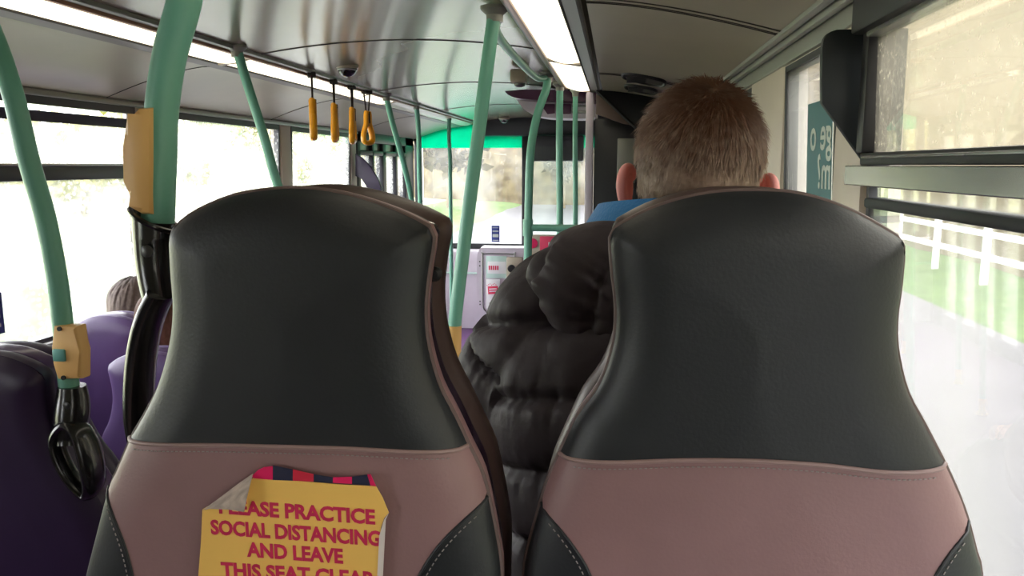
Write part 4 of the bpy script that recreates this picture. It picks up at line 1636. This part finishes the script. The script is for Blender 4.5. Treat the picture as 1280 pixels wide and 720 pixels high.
def hair_long(rng, n=5200, low=-.20):
    """shoulder-length hair as a soft shell with strands"""
    cap = MB()
    c, r = Vector((0, -.016, .040)), Vector((.090, .112, .096))
    u = 48
    rows = []
    for i in range(30):
        t = i / 29
        row = []
        for k in range(u):
            ph = 2 * PI * k / u
            if t < .5:
                th = PI / 2 * t / .5
                p = Vector((r.x * math.sin(th) * math.cos(ph), r.y * math.sin(th) * math.sin(ph), r.z * math.cos(th)))
            else:
                zz = (t - .5) / .5
                fy = math.sin(ph)
                p = Vector((r.x * math.cos(ph) * (1 + .02 * math.sin(zz * 5)), r.y * fy, (low - c.z) * zz))
                if fy > .35:
                    p.y *= .62
                    p.z = max(p.z, .012) if fy > .5 else p.z
            p *= 1 + .03 * math.sin(ph * 13 + t * 5) * min(1, t * 2) + .02 * mnoise.noise(p * 30)
            row.append(c + p)
        rows.append(row + row[:1])
    cap.grid(rows)
    st = MB()
    for _ in range(n):
        ph = rng.uniform(PI * .85, PI * 2.15)
        pts_ = []
        th0 = rng.uniform(.1, 1.3)
        for j in range(7):
            th = th0 + j * .16
            if th < PI / 2:
                p = Vector((r.x * math.sin(th) * math.cos(ph), r.y * math.sin(th) * math.sin(ph), r.z * math.cos(th)))
            else:
                p = Vector((r.x * math.cos(ph), r.y * math.sin(ph), -(th - PI / 2) * .12))
            pts_.append(c + p * (1.03 + .05 * mnoise.noise(Vector((ph * 7, th * 1.5, 0)))))
        for a, b in zip(pts_, pts_[1:]):
            sd = Vector((-math.sin(ph), math.cos(ph), 0)) * .0011
            st.add([a - sd, a + sd, b + sd, b - sd], [(0, 1, 2, 3)])
    return cap, st


def quilt(mb, sleeves, mid, seed):
    """stitch lines pressed into a smooth padded jacket, with small gathers running into each line"""
    me = mb.mesh('jacket', None)
    V = np.array([tuple(v.co) for v in me.vertices])
    N = np.array([tuple(v.normal) for v in me.vertices])
    bpy.data.meshes.remove(me)
    best = np.full(len(V), 9.0)
    ph = V[:, 2] / .088
    around = np.arctan2(V[:, 1] - mid.y, V[:, 0] - mid.x)
    ph = ph + .16 * np.sin(2.2 * around + seed) + .5 * np.abs(V[:, 0] - mid.x)
    for P, R_, L in sleeves:
        d = np.sqrt(((V[:, None, :] - P[None]) ** 2).sum(2)) - R_[None]
        i = d.argmin(1)
        dd = d.min(1)
        on = (dd < .005) & (i > 20)
        s_ = i / (len(P) - 1) * L
        # position along the sleeve, refined by the plane of the ring
        t = P[np.clip(i + 1, 0, len(P) - 1)] - P[np.clip(i - 1, 0, len(P) - 1)]
        t /= np.linalg.norm(t, axis=1)[:, None]
        s_ = s_ + ((V - P[i]) * t).sum(1)
        r = V - P[i]
        an = np.arctan2(r[:, 1], r[:, 0])
        ph = np.where(on, s_ / .074 + .12 * np.sin(2 * an + seed), ph)
        around = np.where(on, an * .5, around)
    k = np.abs(ph - np.round(ph))
    out = []
    for q in range(len(V)):
        n1 = mnoise.noise(Vector((around[q] * 9, ph[q] * .9, seed)))
        n2 = mnoise.noise(Vector((around[q] * 22, ph[q] * 1.6, seed + 4)))
        n3 = mnoise.noise(Vector(V[q]) * 14)
        v = math.exp(-(k[q] / .085) ** 2)
        near = math.exp(-(k[q] / .26) ** 2)
        h = .0075 * (1 - (2 * k[q] - 1) ** 2) - .0085 * v + near * (.0050 * n1 + .0032 * n2) + .006 * n3
        out.append(Vector(V[q]) + Vector(N[q]) * h)
    mb.v = out
    return mb


def person(label, hip, zf, head_c, head_yaw, head_roll, shoulder_z, jacket_m, hair_kind, hair_m, hood=False, lean=0.0, seed=1, group=None, ears=True, wd=1.0):
    """hip: middle of the seat contact (x, y, z); sits facing +Y"""
    rng = random.Random(seed)
    hx, hy, hz = hip
    root = thing('person', label, 'person', (hx, hy + .2, zf), group)
    HM = Matrix.Translation(head_c) @ Matrix.Rotation(head_yaw, 4, 'Z') @ Matrix.Rotation(head_roll, 4, 'Y')
    sz = shoulder_z
    mid = Vector((head_c[0] * .6 + hx * .4 + lean, head_c[1] - .045, sz))
    b = MB()
    h = head_shapes(MB())
    b.add([HM @ p for p in h.v], h.f)
    nb = HM @ Vector((0, -.045, -.13))
    b.cone(nb, mid + Vector((0, 0, -.02)), .060, .066, 18, 5)
    # trunk, arms, legs of the body under the clothes
    tr_ = spline([mid + Vector((0, 0, -.02)), (hx + (mid.x - hx) * .5, hy - .005, (sz + hz) / 2), (hx, hy, hz + .11)], 8)
    b.tube(tr_, [.105] * len(tr_), 20, flat=(.85, 1.15))
    b.ball((hx, hy, hz + .10), (.17, .13, .10))
    hands = []
    for s in (-1, 1):
        sh = mid + Vector((s * .158 * wd, .0, -.060))
        el = Vector((mid.x + s * .205 * wd, hy + .07, (sz + hz) / 2 - .03))
        wr = Vector((hx + s * .12, hy + .30, hz + .185))
        b.cone(mid + Vector((s * .05, 0, -.045)), sh + Vector((0, 0, -.035)), .045, .045)
        b.cone(sh + Vector((0, 0, -.035)), el, .045, .040)
        b.cone(el, wr, .043, .029)
        b.ball(el, .043)
        fw = (Vector((hx + s * .08, hy + .55, hz + .15)) - wr)
        hand_shapes(b, wr, fw, (0, .1, 1), (fw.cross(Vector((0, .1, 1)))), s)
        kn = Vector((hx + s * .12, hy + .44, hz + .075))
        an = Vector((hx + s * .12, hy + .46, zf + .09))
        b.cone(Vector((hx + s * .09, hy, hz + .09)), kn, .080, .056)
        b.ball(kn, .057)
        b.cone(kn, an, .052, .036)
        b.cone(an, an + Vector((0, .13, -.055)), .036, .03)
        hands.append((sh, el, wr, kn, an))
    body = fused(b, .0055, 3)
    part('body', body, M_skin, root, angle=180)
    if ears:
        for s in (-1, 1):
            e = ear_mb(s)
            part('ear', fused(MB().add([HM @ p for p in e.v], e.f), .0022, 3), M_ear, root, 'pink flushed ear', angle=180)
    for s in (-1, 1):
        part('eye', MB().ball(HM @ Vector((s * .030, .0845, .012)), .0125, 16, 12), M_eye, root)
        part('iris', MB().ball(HM @ Vector((s * .030, .0922, .012)), .0058, 12, 8), M_iris, root)
    e = MB().ball((0, .101, -.0615), (.021, .0045, .0055), 16, 8)
    part('mouth', MB().add([HM @ p for p in e.v], e.f), M_lip, root)
    if hair_kind == 'short':
        cap, st = hair_short(HM, rng)
    else:
        cap, st = hair_long(rng)
    # hair keeps head coordinates so its colouring follows the head
    hc = link('hair', cap.mesh('hair', hair_m, (0, 0, 0), True, 180), root)
    HL = Matrix.Translation(-OFF[root]) @ HM
    hc.location, hc.rotation_mode, hc.rotation_quaternion = HL.to_translation(), 'QUATERNION', HL.to_quaternion()
    hs = link('hair_strands', st.mesh('hair_strands', hair_m, (0, 0, 0), False, recalc=False), root)
    hs.location, hs.rotation_mode, hs.rotation_quaternion = HL.to_translation(), 'QUATERNION', HL.to_quaternion()
    # trousers and shoes
    t = MB()
    t.ball((hx, hy, hz + .10), (.185, .145, .105))
    for (sh, el, wr, kn, an) in hands:
        t.cone((kn.x * .8 + hx * .2, hy, hz + .095), kn, .092, .070)
        t.ball(kn, .070)
        t.cone(kn, an, .068, .056)
    part('trousers', fused(t, .008, 4), M_trouser, root, angle=180)
    for (sh, el, wr, kn, an) in hands:
        f = MB()
        f.ball(an + Vector((0, .0, -.035)), (.042, .055, .052))
        f.ball(an + Vector((0, .10, -.052)), (.044, .095, .034))
        part('shoe', fused(f, .006, 3), M_shoe, root, angle=180)
    # padded jacket: stacked tubes of filling round the trunk and the sleeves
    j = MB()
    prof = []
    zs = np.linspace(hz + .06, sz - .01, 46)
    rings = []
    for i, z in enumerate(zs):
        t_ = (z - zs[0]) / (zs[-1] - zs[0])
        cx = hx + (mid.x - hx) * t_
        cy = hy + (mid.y - hy) * t_
        rx = np.interp(t_, [0, .3, .7, .88, 1.0], [.210, .210, .222, .182, .115]) * wd
        ry = np.interp(t_, [0, .3, .7, .88, 1.0], [.150, .150, .150, .130, .095])
        row = []
        for k in range(40):
            a = 2 * PI * k / 40
            ca, sa = math.cos(a), math.sin(a)
            w_ = 1 + .012 * mnoise.noise(Vector((a * 2, z * 16, seed)))
            row.append(Vector((cx + rx * w_ * math.copysign(abs(ca) ** .72, ca), cy + ry * w_ * math.copysign(abs(sa) ** .72, sa), z + .010 * mnoise.noise(Vector((a * 1.5, z * 5, 3))))))
        rings.append(row)
    j.v += [p for r_ in rings for p in r_]
    for i in range(len(rings) - 1):
        for k in range(40):
            j.f.append((i * 40 + k, i * 40 + (k + 1) % 40, (i + 1) * 40 + (k + 1) % 40, (i + 1) * 40 + k))
    j.f.append(tuple(range(40))[::-1])
    j.f.append(tuple((len(rings) - 1) * 40 + k for k in range(40)))
    sleeves = []
    for si, (sh, el, wr, kn, an) in zip((-1, 1), hands):
        P = resample(spline([mid + Vector((si * .06, 0, -.012)), mid + Vector((si * .125 * wd, -.004, -.045)), sh + Vector((si * .018, .0, -.075)), el + Vector((0, 0, .03)), el + (wr - el) * .25, wr - (wr - el) * .12], 8), 74)
        L = sum((q - p).length for p, q in zip(P, P[1:]))
        R_ = []
        for i in range(len(P)):
            s_ = i / (len(P) - 1)
            base_r = np.interp(s_, [0, .18, .35, .6, .85, 1], [.060, .076, .078, .072, .062, .050])
            R_.append(float(base_r))
        j.tube(P, R_, 22)
        sleeves.append((np.array([tuple(p) for p in P]), np.array(R_), L))
    jk = quilt(fused(j, .0046, 5, .5), sleeves, mid, seed)
    part('jacket', jk, jacket_m, root, angle=180)
    if hood:
        # empty hood lying in a heap on the back of the shoulders
        c, r, rot = Vector(hood[0]), Vector(hood[1]), Matrix.Rotation(hood[2], 3, 'Y')
        hd_ = MB().ball((0, 0, 0), (1, 1, 1), 150, 100)
        for p in hd_.v:
            q = p.copy()
            k = 1 + .05 * mnoise.noise(q * 1.2 + Vector((2, 5, 1)))
            dx, dz = q.x - .75, q.z + .15
            t1 = 1.55 * math.hypot(dx, dz * .8) + .10 * mnoise.noise(q * 1.5) + .35
            ang = math.atan2(dz, -dx)
            k1 = abs(t1 - round(t1))
            k2 = abs(q.z - .12 + .1 * q.x + .08 * mnoise.noise(q * 2.1)) if q.x > -.05 else 1.0
            g1 = mnoise.noise(Vector((ang * 8, t1 * .8, 3)))
            g2 = mnoise.noise(Vector((ang * 17, t1 * 1.3, 8)))
            k += .045 * (1 - (2 * k1 - 1) ** 2) - .06 * math.exp(-(k1 / .08) ** 2) - .045 * math.exp(-(k2 / .05) ** 2)
            bk = max(0, min(1, -q.y * 1.6))
            k += bk * ((.085 * g1 + .055 * g2) * math.exp(-(k1 / .30) ** 2) - .05 * math.exp(-(k1 / .07) ** 2))
            q.x *= 1 + .38 * min(0, q.z)
            q.x += .10 * min(0, q.z) ** 2
            p.x, p.y, p.z = c + rot @ Vector((q.x * r.x * k, q.y * r.y * k, q.z * r.z * k))
        part('hood', hd_, jacket_m, root, angle=180)
        col_ = MB()
        cc = HM @ Vector((0, -.03, -.105))
        rows = []
        for rx, ry, dz, tl in ((.136, .100, -.045, .3), (.136, .100, .012, .5), (.134, .098, .045, .9), (.126, .094, .068, 1), (.112, .086, .090, 1), (.097, .074, .086, 1), (.088, .068, .02, .7), (.088, .068, -.045, .3)):
            row = []
            for a in np.linspace(0, 2 * PI, 40):
                gap = .055 * max(0, math.sin(a)) ** 4          # dips under the chin
                row.append(Vector((cc.x + rx * math.cos(a), cc.y + ry * math.sin(a) - .004, cc.z + dz - tl * (.010 * math.sin(a) + -.004 * math.cos(a) + gap))))
            rows.append(row)
        col_.grid(rows)
        part('collar_lining', col_, M_blue, root, 'bright blue fleece collar lining')
    else:
        col_ = MB()
        cc = HM @ Vector((0, -.04, -.12))
        ring = [Vector((cc.x + .085 * math.cos(a), cc.y + .08 * math.sin(a), cc.z - .01)) for a in np.linspace(0, 2 * PI, 26, endpoint=False)]
        col_.tube(ring, .018, 10, closed=True, flat=(1.2, 1.2))
        part('collar', col_, jacket_m, root)
    return root


H_man = mat_hair('brown_greying_hair', (94, 62, 45), (172, 152, 134), -.085, .085)
H_grey = mat_hair('grey_brown_hair', (96, 82, 78), (150, 134, 124), -.1, .14)
H_red = mat_hair('reddish_brown_hair', (88, 54, 46), (140, 96, 84), -.1, .12)

man = person('man in a black quilted puffer jacket with blue lining, seen from behind', (.075, 1.00, .685), .20, (.100, 1.035, 1.291), math.radians(-4), math.radians(4), 1.190,
             M_puffer, 'short', H_man,
             hood=((.008, .915, 1.168), (.112, .054, .084), math.radians(12)), lean=-.025, seed=3)
person('passenger with grey-brown hair by the left window, only the head showing', (-1.70, 2.86, .22), -.27, (-1.795, 2.80, .770), 0, 0, .635, M_purplecoat, 'long', H_grey, seed=5, wd=.78)
person('red-haired passenger in a red coat, glimpsed through the near seat handle', (-1.20, 2.36, .22), -.27, (-1.345, 2.27, .825), 0, 0, .68, M_redcoat, 'long', H_red, seed=9, wd=.66)

# ------------------------------------------------------------------ outside
ROADZ = -.62
E_road = mat('wet_grey_asphalt', (87, 84, 90), .5, var=.08, scale=.8, bump=.1, bscale=40)
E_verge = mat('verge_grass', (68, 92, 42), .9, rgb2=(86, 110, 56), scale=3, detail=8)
E_vergel = mat('left_verge_grass', (66, 86, 38), .9, rgb2=(84, 100, 50), scale=3, detail=8)  # slightly darker grass tone for the left verge
E_field = mat('pale_field', (150, 156, 104), .9, rgb2=(176, 178, 130), scale=.6, detail=8)
E_hedge = mat('hedge_leaves', (128, 136, 84), .9, rgb2=(190, 184, 130), scale=6, detail=8)
E_brown = mat('winter_bushes', (72, 60, 44), .9, rgb2=(104, 92, 70), scale=2.2, detail=8)
E_trunk = mat('bark', (112, 98, 82), .9, var=.15)
E_wall = mat('pale_rail_paint', (236, 236, 232), .5)
E_mist = mat('misty_beige_trees', (96, 88, 68), .95, rgb2=(108, 99, 78), scale=.35, detail=6)

mb = MB()
mb.grid([[(x, y, ROADZ) for x in (-4.8, -2, 0, 2, 4.5)] for y in np.linspace(-15, 60, 20)])
struct('road', mb, E_road)
mb = MB()
rng = random.Random(4)


def ground(x0, x1, y0, y1, nx, ny, h):
    rows = []
    for j in range(ny + 1):
        y = y0 + (y1 - y0) * j / ny
        rows.append([(x0 + (x1 - x0) * i / nx, y, ROADZ - .06 * (i == 0) + h(abs(x0 + (x1 - x0) * i / nx - x0)) + .05 * mnoise.noise(Vector((x0 + i, y, 0)))) for i in range(nx + 1)])
    return rows


mb.grid(ground(4.2, 60, -15, 90, 30, 40, lambda d: .02 + .02 * d))
tag(struct('verge_right', mb, E_verge), None, None, None, 'structure')
mb = MB()
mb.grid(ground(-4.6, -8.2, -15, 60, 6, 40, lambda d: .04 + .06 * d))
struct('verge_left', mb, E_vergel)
mb = MB()
mb.grid(ground(-8.2, -70, -15, 90, 30, 40, lambda d: .25 + .03 * d))
struct('field_left', mb, E_field)
mb = MB()
mb.grid([[(x, y, ROADZ - .02 + max(0, (y - 60) * .06)) for x in np.linspace(-60, 60, 12)] for y in np.linspace(60, 140, 8)])
struct('field_front', mb, E_field)


def bushy(c, size, n, rng, leaf=.16):
    """leafy mass: many small leaf cards of random facing, filling an uneven ellipsoid"""
    mb = MB()
    for _ in range(n):
        while True:
            p = Vector((rng.uniform(-1, 1), rng.uniform(-1, 1), rng.uniform(-1, 1)))
            if p.length <= 1 and p.length > .35 + .3 * rng.random():
                break
        p *= 1 + .35 * mnoise.noise(p * 2.2 + Vector(c) * .7)
        q = Vector(c) + Vector((p.x * size[0], p.y * size[1], p.z * size[2]))
        a = Vector((rng.gauss(0, 1), rng.gauss(0, 1), rng.gauss(0, 1))).normalized()
        b = a.cross(Vector((rng.gauss(0, 1), rng.gauss(0, 1), rng.gauss(0, 1)))).normalized()
        l = leaf * rng.uniform(.6, 1.3)
        mb.add([q - a * l, q + b * l * .5, q + a * l, q - b * l * .5], [(0, 1, 2, 3)])
    return mb


def tree(x, y, h, w, label, m, group, n=900, leaf=.2):
    root = thing('tree', label, 'tree', (x, y, ROADZ), group)
    t = MB()
    t.cone((x, y, ROADZ - .1), (x + .1, y, ROADZ + h * .55), .13, .07, 10, 6)
    for k in range(5):
        a = k * 2.4
        t.cone((x, y, ROADZ + h * (.3 + .05 * k)), (x + w * .5 * math.cos(a), y + w * .5 * math.sin(a), ROADZ + h * (.55 + .07 * k)), .045, .015, 8, 4)
    part('trunk', t, E_trunk, root)
    c = bushy((x, y, ROADZ + h * .62), (w, w, h * .40), n, rng, leaf)
    part('crown', c, m, root, smooth=False, recalc=False)


# wooded slopes: one to the right beyond the verge, one ahead
def slope(x0, y0, x1, y1, depth, h, m, name, seed):
    a, b = Vector((x0, y0, 0)), Vector((x1, y1, 0))
    t = (b - a).normalized()
    n = Vector((t.y, -t.x, 0))
    rows = []
    for i in range(50):
        p = a.lerp(b, i / 49)
        row = []
        for k in range(26):
            u = k / 25
            q = p + n * (depth * u)
            hh = h * min(1, u * 2.2) ** .7 * min(1, 6 * i / 49, 6 * (49 - i) / 49) ** .6
            w = mnoise.noise(Vector((q.x * .35 + seed, q.y * .35, u * 3))) * .9 + mnoise.noise(Vector((q.x * 1.1, q.y * 1.1, u * 8))) * .4
            row.append((q.x + w * .8, q.y + w * .8, ROADZ - .3 + hh + w * min(1, u * 4) * .8))
        rows.append(row)
    struct(name, MB().grid(rows), m, angle=180)


slope(6.6, -22, 7.4, 70, 12, 8.5, E_mist, 'hillside_right', 1)
slope(-13.0, 40, 22, 41, -14, 11, E_brown, 'hillside_front', 7)

# hedge on the left beyond the verge, trees of the misty slope on the right, bank ahead
for k, (x, y, h, w) in enumerate(((-16, 22.5, 3.4, 2.6), (-15, 30, 3.8, 2.6), (-15, 39, 4.0, 2.6), (-15, 51, 4.4, 2.8))):
    tree(x, y, h, w, ['pale bush tree outside the near left window with the open top light', 'pale bush tree outside the second left window, beside the big near pole', 'pale bush tree outside the third left window, below the hanging straps', 'pale bush tree outside the front door'][k], E_hedge, 'pale bush trees along the left roadside', 1300, .22)
for k, (x, y, h, w) in enumerate(((-6.9, 33, 7, 1.9), (-2.4, 37, 7, 1.9))):
    tree(x, y, h, w, ['brown winter tree seen through the left half of the windscreen', 'brown winter tree seen past the cab, right of the windscreen post'][k], E_brown, 'winter trees ahead of the bus', 1500, .3)
mb = MB()
mb.box((-4.95, 19.9, ROADZ), (-4.83, 20.02, 5.2), .03)
mb.lathe([(.12, 0), (.10, .15), (.07, .3)], (-4.89, 19.96, ROADZ), 'Z', 16)
solo('lamp_post', mb, E_wall, 'white street post seen through the windscreen', 'post')
# pale rail fence on the right verge
root = thing('rail_fence', 'pale white rail fence on the grass beyond the right road', 'fence', (5.9, 13, ROADZ + .04))
for y in np.arange(7.6, 22, 2.0):
    part('post', MB().box((5.85, y - .05, ROADZ), (5.95, y + .05, .42), .01), E_wall, root)
for z in (-.16, .20):
    part('rail', MB().box((5.82, 7.4, z), (5.85, 21.8, z + .10), .008), E_wall, root)
